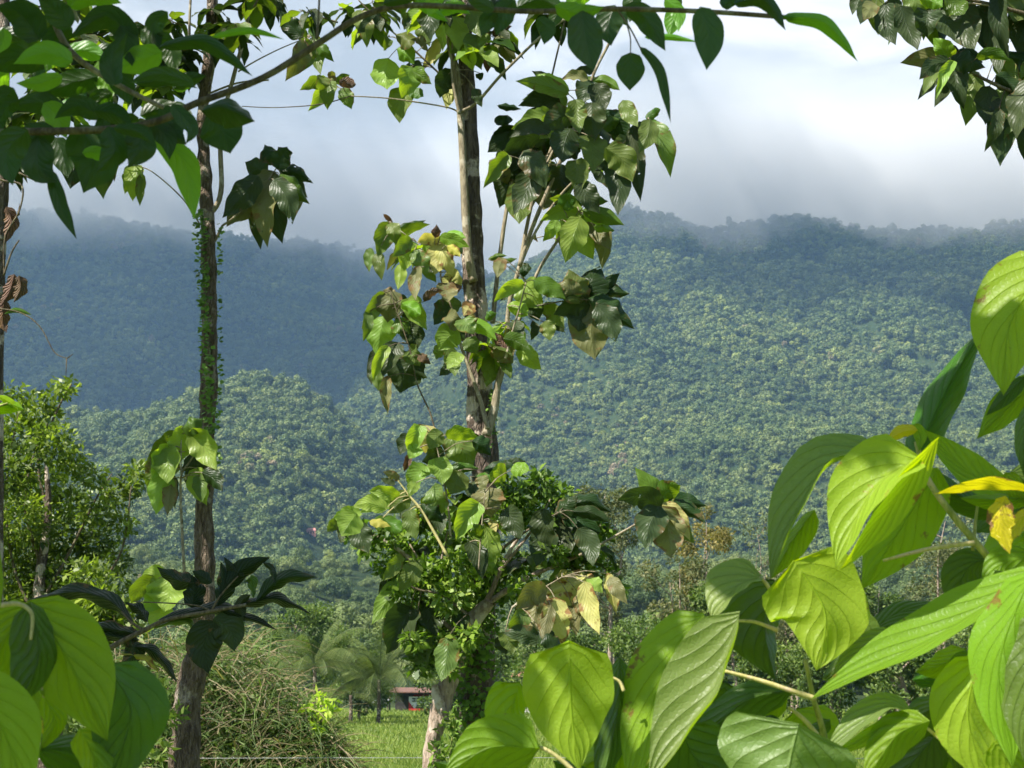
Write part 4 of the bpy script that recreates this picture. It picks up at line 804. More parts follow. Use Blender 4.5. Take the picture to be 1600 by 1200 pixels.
rl([(968, 1035), (965, 1110), (938, 1240)], 22, 24, d_, 1.58, W=40, kind='teak')
rl([(945, 1100), (950, 1160), (930, 1230)], 26, 26, d_, 1.60, W=36)
rl([(1500, 1020), (1470, 1040), (1430, 1050)], 18, 24, g, 1.50, W=30)
rl([(1535, 1025), (1505, 1040), (1490, 1068)], 20, 22, d_, 1.47, kind='round')
rl([(1440, 1060), (1500, 1050), (1540, 1060)], 14, 18, d_, 1.56)
rl([(1432, 672), (1410, 675), (1384, 690)], 12, 8, 'fg_leaf_yellow', 1.54, kind='teak', W=14)
rl([(1408, 697), (1395, 705), (1376, 724)], 12, 12, g, 1.54, W=14)
rl([(1430, 668), (1438, 680), (1436, 705)], 10, 10, g, 1.55, W=13)
rl([(1612, 640), (1600, 690), (1600, 745)], 16, 20, d_, 1.5, W=24)
rl([(1575, 745), (1590, 770), (1610, 790)], 16, 16, g, 1.5)
rl([(1610, 850), (1600, 880), (1605, 930)], 26, 26, g, 1.55)
rl([(1560, 900), (1580, 930), (1612, 950)], 14, 12, s_, 1.5)
rl([(1290, 1130), (1260, 1150), (1235, 1145)], 10, 14, d_, 1.62)
rl([(1190, 1130), (1210, 1125), (1235, 1150)], 8, 10, d_, 1.62)
rl([(1520, 1130), (1500, 1180), (1515, 1240)], 20, 26, d_, 1.46)
rl([(1560, 1170), (1580, 1200), (1600, 1250)], 30, 30, g, 1.40)
rl([(700, 1195), (780, 1210), (860, 1225)], 10, 30, d_, 1.52)
rl([(880, 1195), (920, 1210), (990, 1230)], 12, 20, d_, 1.52)
def stalk(root, pts, Y, w, mat='petiole', name='stem'):
    W3 = [P(q[0], q[1], (q[2] if len(q) > 2 else Y)) for q in pts]; n = len(W3)
    return tube_obj(name, W3, [w*(1-.45*i/(n-1))*.5*Y/F for i in range(n)], M[mat], root, seg=8, n=5, lump=.05)
rs = random.Random(12)
for i in range(36):
    x, y = (rs.uniform(960, 1290), rs.uniform(1110, 1200)) if i < 16 else (rs.uniform(1430, 1640), rs.uniform(1040, 1220))
    if i > 31: x, y = rs.uniform(1560, 1640), rs.uniform(700, 900)
    a = rs.uniform(.5, 2.6); L = rs.uniform(90, 150)
    rl([(x, y), (x+math.cos(a)*L*.5+rs.uniform(-10, 10), y+math.sin(a)*L*.5-8), (x+math.cos(a)*L, y+math.sin(a)*L)], L*rs.uniform(.2, .42), L*rs.uniform(.2, .42), d_ if i % 2 else g, rs.uniform(1.60, 1.78), W=L*.44, kind='teak' if i % 2 else 'heart')
stalk(shr, [(1700, 1330, 1.6), (1610, 950, 1.6), (1545, 872, 1.56), (1485, 800, 1.56), (1448, 745, 1.56), (1432, 690, 1.56)], 1.56, 15, 'green_stem')
stalk(shr, [(1522, 848), (1450, 858), (1380, 876)], 1.55, 8)
stalk(shr, [(1520, 860), (1526, 800), (1535, 740)], 1.57, 6, 'green_stem')
stalk(shr, [(1442, 738), (1410, 712), (1366, 703)], 1.52, 7)
stalk(shr, [(1340, 1400, 1.6), (1290, 1160, 1.6), (1272, 1095, 1.58), (1258, 1030, 1.58)], 1.6, 12, 'green_stem')
stalk(shr, [(1275, 1092), (1215, 1072), (1176, 1060), (1130, 1048)], 1.54, 9)
stalk(shr, [(1300, 1180), (1262, 1130), (1232, 1105)], 1.58, 9)
stalk(shr, [(1215, 985), (1180, 972), (1150, 970)], 1.52, 7)
stalk(shr, [(1205, 925), (1196, 910), (1186, 902)], 1.52, 7)
stalk(shr, [(905, 1215), (880, 1190), (850, 1170), (820, 1166)], 1.49, 8)
stalk(shr, [(1010, 1260), (960, 1230), (905, 1215)], 1.5, 8, 'green_stem')
stalk(shr, [(1560, 1300), (1510, 1200), (1480, 1165), (1445, 1135)], 1.45, 8)
stalk(shr, [(975, 1080), (968, 1065), (955, 1058)], 1.54, 6)
stalk(shr, [(1010, 1260), (1120, 1300), (1290, 1330), (1420, 1450)], 1.58, 10, 'green_stem')

# ------------------------------------------------------------------ foreground shrub at the lower left
YB = 1.25
shl = empty('broadleaf_shrub', (P(60, 1200, YB).x-.1, YB, 0), 'large overlapping heart-shaped leaves of a shrub in the near lower left corner', 'shrub')
def ll(pts, w1, w2, mat='fg_leaf', Y=YB, **k): return pleaf(shl, pts, w1, w2, Y, mat, **k)
ll([(48, 946), (105, 1030), (168, 1158)], 50, 64, g, 1.22, W=70, kind='teak', curl=-.25)
ll([(180, 1058), (205, 1120), (160, 1250)], 62, 46, d_, 1.30, W=66, kind='heart', curl=-.3)
ll([(-60, 1085), (0, 1130), (45, 1260)], 60, 58, g, 1.14, W=66, curl=-.2)
ll([(48, 946), (60, 1030), (15, 1120)], 44, 26, d_, 1.20, W=50, kind='teak')
ll([(42, 948), (18, 980), (-30, 1080)], 36, 30, g, 1.24, W=44, kind='teak')
ll([(60, 1170), (150, 1180), (250, 1250)], 34, 46, d_, 1.32, W=50, kind='teak')
ll([(-20, 1010), (40, 1060), (60, 1110)], 46, 40, g, 1.28, W=50)
ll([(70, 1090), (85, 1130), (62, 1175)], 22, 20, g, 1.32)
ll([(44, 1118), (55, 1128), (68, 1146)], 10, 12, y_, 1.2, W=14)
ll([(-10, 860), (-4, 910), (-6, 985)], 8, 9, g, 1.1, W=12)
ll([(130, 1150), (150, 1190), (160, 1240)], 22, 30, p_, 1.29, W=34)
stalk(shl, [(-60, 955), (0, 946), (30, 944), (50, 960), (48, 1000)], 1.2, 9)
stalk(shl, [(-80, 1400), (-40, 1100), (-60, 955)], 1.24, 16, 'green_stem')
stalk(shl, [(-50, 1350), (60, 1250), (120, 1170), (180, 1058)], 1.34, 10, 'green_stem')
stalk(shl, [(70, 1090), (50, 1000), (46, 950)], 1.23, 6)

# ------------------------------------------------------------------ shaded sapling in front of the left teak
YD = 4.2; root_scale = False
sap = empty('teak_sapling', (P(150, 1250, YD).x, YD, 0), 'dark shaded sapling with long wavy leaves in front of the left trunk', 'sapling')
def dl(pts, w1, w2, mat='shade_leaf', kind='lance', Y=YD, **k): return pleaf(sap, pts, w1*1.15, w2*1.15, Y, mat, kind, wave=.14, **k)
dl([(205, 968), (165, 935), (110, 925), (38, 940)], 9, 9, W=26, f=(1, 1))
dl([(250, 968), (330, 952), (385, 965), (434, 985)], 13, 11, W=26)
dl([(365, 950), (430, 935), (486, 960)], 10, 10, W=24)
dl([(402, 938), (440, 905), (496, 902)], 13, 11, mat='teak_shaded', W=20)
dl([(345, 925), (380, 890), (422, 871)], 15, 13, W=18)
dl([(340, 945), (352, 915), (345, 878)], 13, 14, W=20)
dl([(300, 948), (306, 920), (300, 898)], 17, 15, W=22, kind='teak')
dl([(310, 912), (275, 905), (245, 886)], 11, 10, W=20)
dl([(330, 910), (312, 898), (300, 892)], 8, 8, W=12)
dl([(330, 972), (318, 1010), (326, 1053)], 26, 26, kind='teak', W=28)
dl([(335, 968), (360, 985), (366, 1018)], 20, 20, kind='teak', W=24, mat='teak_shaded')
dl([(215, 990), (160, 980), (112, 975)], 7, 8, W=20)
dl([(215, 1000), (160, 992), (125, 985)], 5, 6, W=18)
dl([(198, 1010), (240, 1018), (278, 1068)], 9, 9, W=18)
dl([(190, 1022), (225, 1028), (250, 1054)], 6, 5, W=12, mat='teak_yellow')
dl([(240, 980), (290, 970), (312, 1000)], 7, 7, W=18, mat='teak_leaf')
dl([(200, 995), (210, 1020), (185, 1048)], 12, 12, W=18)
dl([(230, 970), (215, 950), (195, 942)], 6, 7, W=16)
dl([(390, 930), (375, 945), (382, 972)], 7, 8, W=12, mat='teak_shaded')
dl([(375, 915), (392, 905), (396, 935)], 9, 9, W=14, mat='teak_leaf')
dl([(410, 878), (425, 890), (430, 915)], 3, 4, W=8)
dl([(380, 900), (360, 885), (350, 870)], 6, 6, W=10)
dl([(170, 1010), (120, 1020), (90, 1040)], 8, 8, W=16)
stalk(sap, [(60, 1500), (100, 1100), (150, 1030), (185, 1005), (225, 985), (262, 968), (330, 955), (385, 945)], YD, 10, 'twig_dark')  # dark bark stands in for shade on the sapling stems
stalk(sap, [(225, 985), (205, 972), (190, 955)], YD, 5, 'twig_dark')
stalk(sap, [(330, 955), (345, 930), (372, 900)], YD, 4, 'twig_dark')
stalk(sap, [(330, 955), (300, 945), (210, 940)], YD, 3, 'twig_dark')

# ------------------------------------------------------------------ overhanging branch along the top, close to the camera
YO = 1.35
ob = empty('overhanging_branch', P(-150, 230, YO), 'out of focus leafy branch hanging across the top of the view, nearest the camera', 'branch')
def ol(pts, w1, w2, mat='branch_leaf', Y=YO, kind='teak', **k): return pleaf(ob, pts, w1, w2, Y, mat, kind, **k)
stalk(ob, [(-400, 260, 1.3), (-150, 225, 1.3), (0, 208), (170, 202), (250, 188), (305, 162), (410, 122), (500, 66), (560, 28), (620, 10), (700, 10), (830, 18), (950, 14), (1100, 18), (1240, 28)], YO, 15, 'twig_dark', 'branch')
stalk(ob, [(40, -80), (75, 10), (110, 80), (180, 130), (255, 168)], YO+.05, 14, 'twig', 'branch')
stalk(ob, [(495, 60), (498, 20), (500, -30)], YO, 5, 'twig_dark', 'branch')
stalk(ob, [(280, 180), (300, 190), (320, 188)], YO, 4, 'twig_dark', 'branch')
br = 'branch_leaf_lit'; bl_ = 'branch_leaf'
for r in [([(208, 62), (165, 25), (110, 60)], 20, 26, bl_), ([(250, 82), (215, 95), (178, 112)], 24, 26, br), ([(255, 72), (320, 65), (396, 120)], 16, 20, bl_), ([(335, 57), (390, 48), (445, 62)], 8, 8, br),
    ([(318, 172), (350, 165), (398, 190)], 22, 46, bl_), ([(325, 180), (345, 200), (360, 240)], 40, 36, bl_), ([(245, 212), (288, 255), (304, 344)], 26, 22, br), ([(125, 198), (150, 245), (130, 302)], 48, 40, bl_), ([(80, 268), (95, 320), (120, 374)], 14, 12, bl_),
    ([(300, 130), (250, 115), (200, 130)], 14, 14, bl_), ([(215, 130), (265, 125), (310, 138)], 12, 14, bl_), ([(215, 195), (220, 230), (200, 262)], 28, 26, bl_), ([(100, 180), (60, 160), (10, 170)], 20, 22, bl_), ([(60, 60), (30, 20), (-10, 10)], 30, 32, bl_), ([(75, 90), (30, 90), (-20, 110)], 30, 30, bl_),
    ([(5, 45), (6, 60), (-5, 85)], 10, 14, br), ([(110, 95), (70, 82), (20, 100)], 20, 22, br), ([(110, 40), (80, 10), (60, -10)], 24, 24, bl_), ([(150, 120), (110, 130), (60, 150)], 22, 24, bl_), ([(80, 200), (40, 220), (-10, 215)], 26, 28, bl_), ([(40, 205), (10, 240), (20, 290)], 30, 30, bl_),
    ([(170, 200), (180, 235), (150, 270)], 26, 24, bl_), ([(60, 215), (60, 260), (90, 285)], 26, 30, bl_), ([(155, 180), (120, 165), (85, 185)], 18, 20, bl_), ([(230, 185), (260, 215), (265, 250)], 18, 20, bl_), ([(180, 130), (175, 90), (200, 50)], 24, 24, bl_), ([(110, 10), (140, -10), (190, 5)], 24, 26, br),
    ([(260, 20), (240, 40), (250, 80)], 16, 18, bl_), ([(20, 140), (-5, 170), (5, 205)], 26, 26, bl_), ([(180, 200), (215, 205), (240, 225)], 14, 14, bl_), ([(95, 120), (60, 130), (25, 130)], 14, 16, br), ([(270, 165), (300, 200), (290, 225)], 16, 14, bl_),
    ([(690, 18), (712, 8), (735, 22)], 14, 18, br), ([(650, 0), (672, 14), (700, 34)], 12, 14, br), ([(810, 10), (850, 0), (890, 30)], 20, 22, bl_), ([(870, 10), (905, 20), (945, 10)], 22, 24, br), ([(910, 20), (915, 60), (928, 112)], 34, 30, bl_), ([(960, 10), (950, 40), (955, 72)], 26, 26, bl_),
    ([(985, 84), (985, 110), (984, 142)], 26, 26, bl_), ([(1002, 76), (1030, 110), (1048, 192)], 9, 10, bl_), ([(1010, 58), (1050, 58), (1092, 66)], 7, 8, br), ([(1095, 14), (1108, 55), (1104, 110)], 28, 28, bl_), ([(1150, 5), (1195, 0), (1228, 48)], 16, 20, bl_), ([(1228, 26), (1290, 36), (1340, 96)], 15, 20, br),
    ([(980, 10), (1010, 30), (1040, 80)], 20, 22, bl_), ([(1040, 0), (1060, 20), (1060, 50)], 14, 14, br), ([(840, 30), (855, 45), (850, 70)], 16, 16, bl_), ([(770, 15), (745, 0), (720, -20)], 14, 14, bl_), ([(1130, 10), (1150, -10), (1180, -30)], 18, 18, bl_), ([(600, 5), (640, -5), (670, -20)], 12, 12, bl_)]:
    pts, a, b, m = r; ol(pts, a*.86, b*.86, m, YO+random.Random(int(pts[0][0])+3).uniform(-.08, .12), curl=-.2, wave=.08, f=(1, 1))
rs = random.Random(91)
for i in range(46):
    x = rs.uniform(-20, 300) if i < 36 else rs.uniform(640, 1150); y = (205-abs(x-100)*.15+rs.uniform(-160, 40)) if i < 36 else rs.uniform(-20, 25); a = rs.uniform(-.4, 2.6) ; L = rs.uniform(35, 65)
    ol([(x, y), (x+math.cos(a)*L*.5, y+math.sin(a)*L*.4-6), (x+math.cos(a)*L, y+math.sin(a)*L)], L*.3, L*.28, br if i % 4 == 0 else bl_, YO+rs.uniform(0, .35), curl=-.2, wave=.08)
stalk(ob, [(965, 15), (985, 45), (1002, 78)], YO, 4, 'twig_dark', 'branch'); stalk(ob, [(980, 40), (985, 60), (985, 86)], YO, 3, 'twig_dark', 'branch')

# dark teak leaves behind it, at the left edge: another teak just outside the frame
lt = empty('teak_tree', (P(-30, 1400, 9.0).x, 9.0, 0), 'shaded teak at the left edge showing dark leaves and a strip of trunk', 'tree')
trunk('trunk', [(-22, 1400, 40), (-14, 1000, 34), (-8, 560, 28), (-4, 400, 26), (2, 280, 24), (4, 120, 22), (6, -60, 20), (8, -400, 12)], 9.0, 'bark_mid', lt, 33)
for q in ((60, 120, 90, 95, 80), (130, 40, 90, 50, 56), (150, 170, 90, 60, 60), (40, 210, 70, 60, 36), (-60, 120, 110, 160, 50), (70, -100, 190, 90, 60)):
    mass(lt, q[0], q[1], q[2], q[3], 9.0, .5, q[4], 48, dk+['teak_fresh'], 40+q[0], anchor=(5, q[1]+60), per=8)
# a dead curled leaf and dry vine on the left edge
dv = empty('dry_vine', P(-10, 300, 2.2), 'thin dry vine with curled brown dead leaves hanging at the left edge', 'vine')
for pts, w in (([(-30, 250), (0, 280), (34, 290), (30, 330), (8, 370), (6, 430)], 4), ([(-20, 480), (30, 488), (62, 510), (85, 550), (105, 560)], 2.5), ([(105, 560), (114, 553)], 2), ([(104, 560), (103, 590)], 2), ([(6, 430), (18, 395), (30, 375)], 4), ([(30, 270), (50, 280), (66, 286)], 3)):
    stalk(dv, pts, 2.2, w, 'twig_dark')
for r in ([(10, 325), (18, 345), (8, 380)], [(22, 430), (15, 455), (0, 480)], [(30, 432), (32, 450), (22, 472)], [(6, 470), (4, 500), (10, 520)], [(20, 340), (28, 335), (30, 318)]):
    pleaf(dv, r, 4.5, 6, 2.2, 'dry_leaf', 'teak', curl=-.6, wave=.2, W=11)
for r in ([(8, 490), (25, 484), (50, 492)],): pleaf(dv, r, 4, 5, 2.2, 'teak_leaf', 'lance')
le = empty('leafy_shoot', P(-20, 640, 3.0), 'small sunlit green leaf reaching in from the left edge above the bush', 'shoot')
stalk(le, [(-120, 700), (-40, 650), (0, 634), (12, 630)], 3.0, 5, 'green_stem')
pleaf(le, [(-12, 640), (15, 632), (38, 640)], 9, 16, 3.0, 'fg_leaf', 'teak', W=20)
pleaf(le, [(-6, 618), (10, 626), (28, 640)], 8, 6, 3.0, 'fg_leaf_pale', 'lance', W=12)

# ------------------------------------------------------------------ teak crown hanging in from the top right
YC = 8.0
rt = empty('teak_tree', (P(1760, 1400, YC).x, YC, 0), 'teak whose dark leafy boughs hang into the top right corner', 'tree')
trunk('trunk', [(1800, 1500, 80), (1790, 900, 62), (1780, 300, 46), (1770, -100, 36), (1765, -500, 18)], YC, 'bark_mid', rt, 51)
for pts in ([(1785, 400), (1700, 250), (1640, 170), (1600, 150), (1550, 130), (1485, 95)], [(1780, 200), (1680, 60), (1560, 10), (1400, -20)], [(1785, 420), (1700, 300), (1640, 230), (1605, 200)]):
    branch(rt, pts, YC, 12, 4, 'twig_dark')
R_ = [(1355, 0, 1345, 35, 10, 10, D), (1370, 0, 1372, 50, 13, 13, T), (1362, 5, 1350, 30, 10, 10, 'teak_olive'), (1385, 10, 1398, 65, 15, 15, D), (1410, 15, 1432, 73, 16, 15, D), (1400, 0, 1382, 40, 12, 12, D), (1450, 20, 1448, 55, 20, 20, D), (1470, 20, 1490, 60, 18, 18, D), (1500, 10, 1520, 75, 20, 20, D), (1420, -10, 1440, 30, 16, 16, T), (1530, 15, 1540, 75, 18, 18, D), (1560, 0, 1575, 85, 14, 14, D), (1600, -10, 1585, 30, 24, 22, T), (1590, 25, 1620, 100, 20, 22, D), (1480, 0, 1505, 20, 14, 12, T), (1440, 0, 1470, 10, 12, 12, G),
    (1484, 92, 1460, 62, 11, 12, G), (1480, 95, 1413, 98, 12, 12, 'teak_olive'), (1480, 98, 1440, 122, 10, 10, D), (1480, 100, 1445, 145, 10, 9, T), (1484, 102, 1462, 162, 9, 10, D), (1488, 100, 1465, 150, 8, 9, G), (1490, 98, 1535, 105, 14, 16, D), (1492, 105, 1505, 165, 16, 18, D), (1510, 100, 1505, 75, 10, 12, D), (1525, 120, 1510, 190, 13, 12, T), (1530, 90, 1575, 95, 8, 8, T), (1560, 95, 1590, 125, 12, 12, T), (1575, 90, 1610, 110, 12, 14, D), (1560, 120, 1600, 150, 14, 16, D), (1545, 140, 1540, 190, 16, 16, D), (1570, 140, 1560, 220, 16, 16, T), (1590, 145, 1565, 250, 20, 20, D), (1560, 175, 1540, 232, 9, 9, D), (1600, 170, 1610, 265, 18, 18, D), (1570, 150, 1600, 190, 14, 16, D), (1610, 130, 1590, 210, 16, 20, D), (1500, 80, 1530, 88, 4, 4, D), (1545, 40, 1560, 110, 12, 12, D)]
leaves(rt, YC, R_[:16], [(1560, 10), (1480, 0), (1400, -20)], dY=.3)
leaves(rt, YC, R_[16:], [(1600, 150), (1550, 128), (1486, 96)], dY=.3, mat='twig_dark')
for q in ((1480, 0, 130, 40, 40), (1640, 60, 80, 120, 50), (1500, -140, 200, 100, 60), (1740, 60, 140, 220, 60)):
    mass(rt, q[0], q[1], q[2], q[3], YC+.3, .4, q[4], 58, dk, 60+q[0], anchor=(1700, q[1]-40), per=8)

rs = random.Random(77); q_ = []; off = origin(ob)
def project(p):
    d = p-CAM; cp, sp = math.cos(PITCH), math.sin(PITCH); z = d.y*cp+d.z*sp
    if z <= 0: return (9e9, 9e9)
    return 800+F*d.x/z, 600-F*(-d.y*sp+d.z*cp)/z
def canopy(n, xr, yr, Y, k0, k1, L):  # unseen leaves added towards the sun, out of frame, to cast shade
    for i in range(n):
        p = P(rs.uniform(*xr), rs.uniform(*yr), Y) + SUND*rs.uniform(k0, k1)
        d = Vector((rs.gauss(0, 1), rs.gauss(0, 1), rs.gauss(-.2, .5))).normalized(); s = d.cross(Vector((rs.gauss(0, .4), rs.gauss(0, .4), 1))).normalized(); l = L*rs.uniform(.7, 1.3)
        qq = [p, p+d*l*.5+s*l*.33, p+d*l, p+d*l*.5-s*l*.33]
        if any(-60 < project(v)[0] < 1660 and -60 < project(v)[1] < 1260 for v in qq): continue
        q_.append([v-off for v in qq])
canopy(230, (-80, 480), (-60, 360), YO, .3, 1.0, .13)
canopy(160, (600, 1250), (-60, 170), YO, .35, 1.0, .13)
canopy(46, (-20, 240), (940, 1200), YB, .35, .8, .2)
canopy(420, (60, 480), (880, 1060), YD, 1.7, 3.0, .28)
link_mesh('foliage', quads_mesh('foliage', q_), M['branch_leaf'], ob)  # added off-frame leaves that shade branch, lower left shrub and sapling
# ------------------------------------------------------------------ bushy tree at the left
M['bush_leaf'] = foliage_mat('bush_leaf', [(.025, .045, .01), (.06, .10, .018), (.12, .17, .022), (.21, .28, .035), (.36, .44, .07)], tr=.38, scale=1.1, rough=.42, spec=.4)
M['olive_leaf'] = foliage_mat('olive_leaf', [(.05, .065, .025), (.10, .12, .045), (.16, .17, .07), (.24, .22, .10)], tr=.25, scale=.3)
M['green_leaf'] = foliage_mat('green_leaf', [(.03, .06, .016), (.07, .12, .028), (.14, .20, .045), (.24, .30, .08)], tr=.3, scale=.3)
M['yellow_leaf'] = foliage_mat('yellow_leaf', [(.10, .10, .03), (.20, .17, .05), (.32, .26, .08)], tr=.3, scale=.3)
def clump_list(pp, Y, dY, seed=0, k=1.0):
    rs = random.Random(seed); return [(P(x, y, Y+rs.uniform(-dY, dY)), r*Y/F*k) for x, y, r in pp]
YT = 13.5
bt = empty('bushy_tree', (P(70, 1500, YT).x, YT, 0), 'dense sunlit bushy tree with small bright leaves along the left edge', 'tree')
tube_obj('trunk', [Vector((bt.location.x, YT, -.05)), P(70, 1150, YT), P(60, 950, YT), P(75, 800, YT), P(70, 700, YT)], [.11, .09, .06, .035, .012], M['bark_mid'], bt, seg=10, lump=.15)
for i, pts in enumerate(([(60, 950), (110, 860), (150, 780), (175, 740)], [(62, 980), (20, 880), (10, 760), (30, 640)], [(75, 800), (60, 720), (90, 640), (112, 600)], [(64, 1000), (140, 930), (190, 860), (205, 760)], [(70, 900), (40, 800), (50, 720), (80, 650)])):
    branch(bt, pts, YT, 6, 2, 'twig_dark')
cl = clump_list([(20, 620, 26), (60, 640, 34), (95, 610, 20), (110, 600, 14), (30, 680, 45), (80, 690, 40), (10, 740, 50), (60, 760, 48), (110, 720, 28), (140, 745, 26), (110, 790, 40), (30, 820, 60), (90, 840, 50), (150, 800, 30), (185, 770, 26), (210, 735, 16), (205, 760, 20), (150, 850, 36), (190, 820, 24), (20, 900, 60), (80, 910, 55), (140, 910, 40), (185, 880, 26), (30, 980, 60), (100, 980, 50), (160, 960, 36), (200, 930, 20), (60, 1050, 60), (130, 1050, 40), (-50, 700, 60), (-60, 850, 80), (-60, 1000, 80)], YT, .7, 3, .95)
small_foliage('crown', bt, cl, 21000, .078, M['bush_leaf'], 4, asp=.45)
sh = empty('leafy_undergrowth', P(190, 1000, YT-1), 'fresh green undergrowth with hanging pointed leaves behind the dark sapling', 'undergrowth')
small_foliage('foliage', sh, clump_list([(150, 940, 24), (170, 970, 26), (200, 960, 20), (150, 1000, 26), (190, 1010, 24), (130, 960, 20), (215, 1000, 16), (240, 1040, 20), (170, 1060, 30)], YT-1, .3, 5), 900, .13, M['bush_leaf'], 7, asp=.3)

# ------------------------------------------------------------------ heap of dry grass and vines between the trunks
YH = 12.5
M['straw'] = foliage_mat('straw', [(.07, .05, .025), (.16, .12, .06), (.32, .26, .14), (.14, .13, .05)], tr=.25, scale=3)
M['green_blade'] = foliage_mat('green_blade', [(.03, .06, .012), (.07, .12, .02), (.16, .24, .05)], tr=.3, scale=3)
hp = empty('thicket', (P(370, 1400, YH).x, YH, 0), 'tangled heap of dry straw-coloured grass and vines behind the left trunk', 'thicket')
def heap():
    rs = random.Random(4)
    prof_ = [(120, 1060), (200, 1030), (260, 1015), (330, 1000), (390, 1000), (420, 1030), (445, 1065), (480, 1105), (515, 1145), (540, 1200), (555, 1420)]
    bm = bmesh.new(); bmesh.ops.create_icosphere(bm, subdivisions=4, radius=1)
    c = P(330, 1069.6, YH); c.z = 0; rx = 190*YH/F; rz = 2.9+.1
    for v in bm.verts:
        n = v.co.copy(); k = 1+.4*mn.fractal(n*2.3, .9, 2, 4)
        v.co = Vector((n.x*rx*k*.88, n.y*.8*k, max(-.1, n.z*rz*k*.9))) + c - origin(hp)
    me = bpy.data.meshes.new('mound'); bm.to_mesh(me); bm.free()
    t = NT('mound_mat'); n = t.noise(t.coord(), 5, 6, .7); m = t.done(t.principled(t.mix(t.rng(n, .4, .6), (.012, .015, .006), (.05, .04, .02)), .95, t.bump(n, 1, .1), spec=.1))
    link_mesh('mound', me, m, hp)
    def topy(x):
        for a, b in zip(prof_, prof_[1:]):
            if a[0] <= x <= b[0]: return a[1]+(b[1]-a[1])*(x-a[0])/(b[0]-a[0])
        return 1060
    def strands(n, name, mat, L0, L1, wd, seed, droop=1.0, green=False):
        r = random.Random(seed); q = []; off = origin(hp)
        for i in range(n):
            x = r.uniform(130, 548); ty = topy(x); y = ty + (1215-ty)*r.random()**1.1 - 4
            p = P(x, y, YH - .7 + r.uniform(-.35, .6) + max(0, (1060-y)/150)*.5) - off
            L = r.uniform(L0, L1); a = r.uniform(0, 2*PI); d = Vector((math.cos(a), math.sin(a)*.6-.3, r.uniform(-.6, 1.1))).normalized(); w = wd*r.uniform(.5, 1.3)
            s = d.cross(Vector((0, -1, .3))).normalized()*w; seg = 4; pr = p; ps = s
            for k in range(seg):
                f = (k+1)/seg; p2 = pr + d*(L/seg); s2 = s*(1-f*.85); q.append([pr-ps, pr+ps, p2+s2, p2-s2]); pr = p2; ps = s2
                d = (d + Vector((r.uniform(-.25, .25), r.uniform(-.2, .2), -.38*droop))).normalized()
        link_mesh(name, quads_mesh(name, q), M[mat], hp)
    strands(1800, 'dry_grass', 'straw', .12, .7, .0045, 1)
    strands(3200, 'green_grass', 'green_blade', .15, .5, .006, 2)
    for i in range(14):
        x = rs.uniform(220, 500); y = topy(x)+rs.uniform(0, 90); pts = [P(x, y, YH-.8)]
        for k in range(4): pts.append(pts[-1]+Vector((rs.uniform(-.25, .25), rs.uniform(-.1, .1), rs.uniform(-.3, .12))))
        tube_obj('vine', pts, [.006, .006, .005, .004, .003], M['twig'], hp, seg=5, n=4)
    cl = [(P(x, topy(x)+d, YH-.75), .2) for x, d in ((210, 60), (240, 120), (300, 110), (350, 130), (400, 90), (330, 60), (430, 130), (470, 100), (500, 120), (455, 60), (380, 170), (300, 180), (520, 80), (490, 40), (230, 30), (180, 60), (160, 110))]
    small_foliage('foliage', hp, cl, 9500, .06, M['green_leaf'], 9)
heap()
sp_ = empty('leafy_sprig', P(500, 1420, YH-1.0), 'pale yellow-green leafy sprig at the right end of the straw heap', 'plant')
tube_obj('stem', [P(505, 1300, YH-1), P(500, 1180, YH-1), P(495, 1090, YH-1)], [.008, .006, .003], M['green_stem'], sp_, seg=5)
M['pale_leaf'] = foliage_mat('pale_leaf', [(.2, .32, .04), (.35, .48, .06), (.55, .62, .12)], tr=.4, scale=3)
small_foliage('foliage', sp_, clump_list([(488, 1105, 12), (505, 1090, 12), (498, 1135, 10), (515, 1110, 10), (520, 1100, 8)], YH-1, .05), 95, .09, M['pale_leaf'], 10)
uw = empty('leaf_litter_bush', P(110, 1420, 8.0), 'dark weeds and dead leaves glimpsed between the lower left foreground leaves', 'undergrowth')
small_foliage('foliage', uw, clump_list([(70, 1130, 40), (110, 1150, 40), (150, 1180, 40), (240, 1170, 26), (260, 1120, 24), (250, 1080, 22)], 8.0, .2), 900, .07, M['green_leaf'], 11)

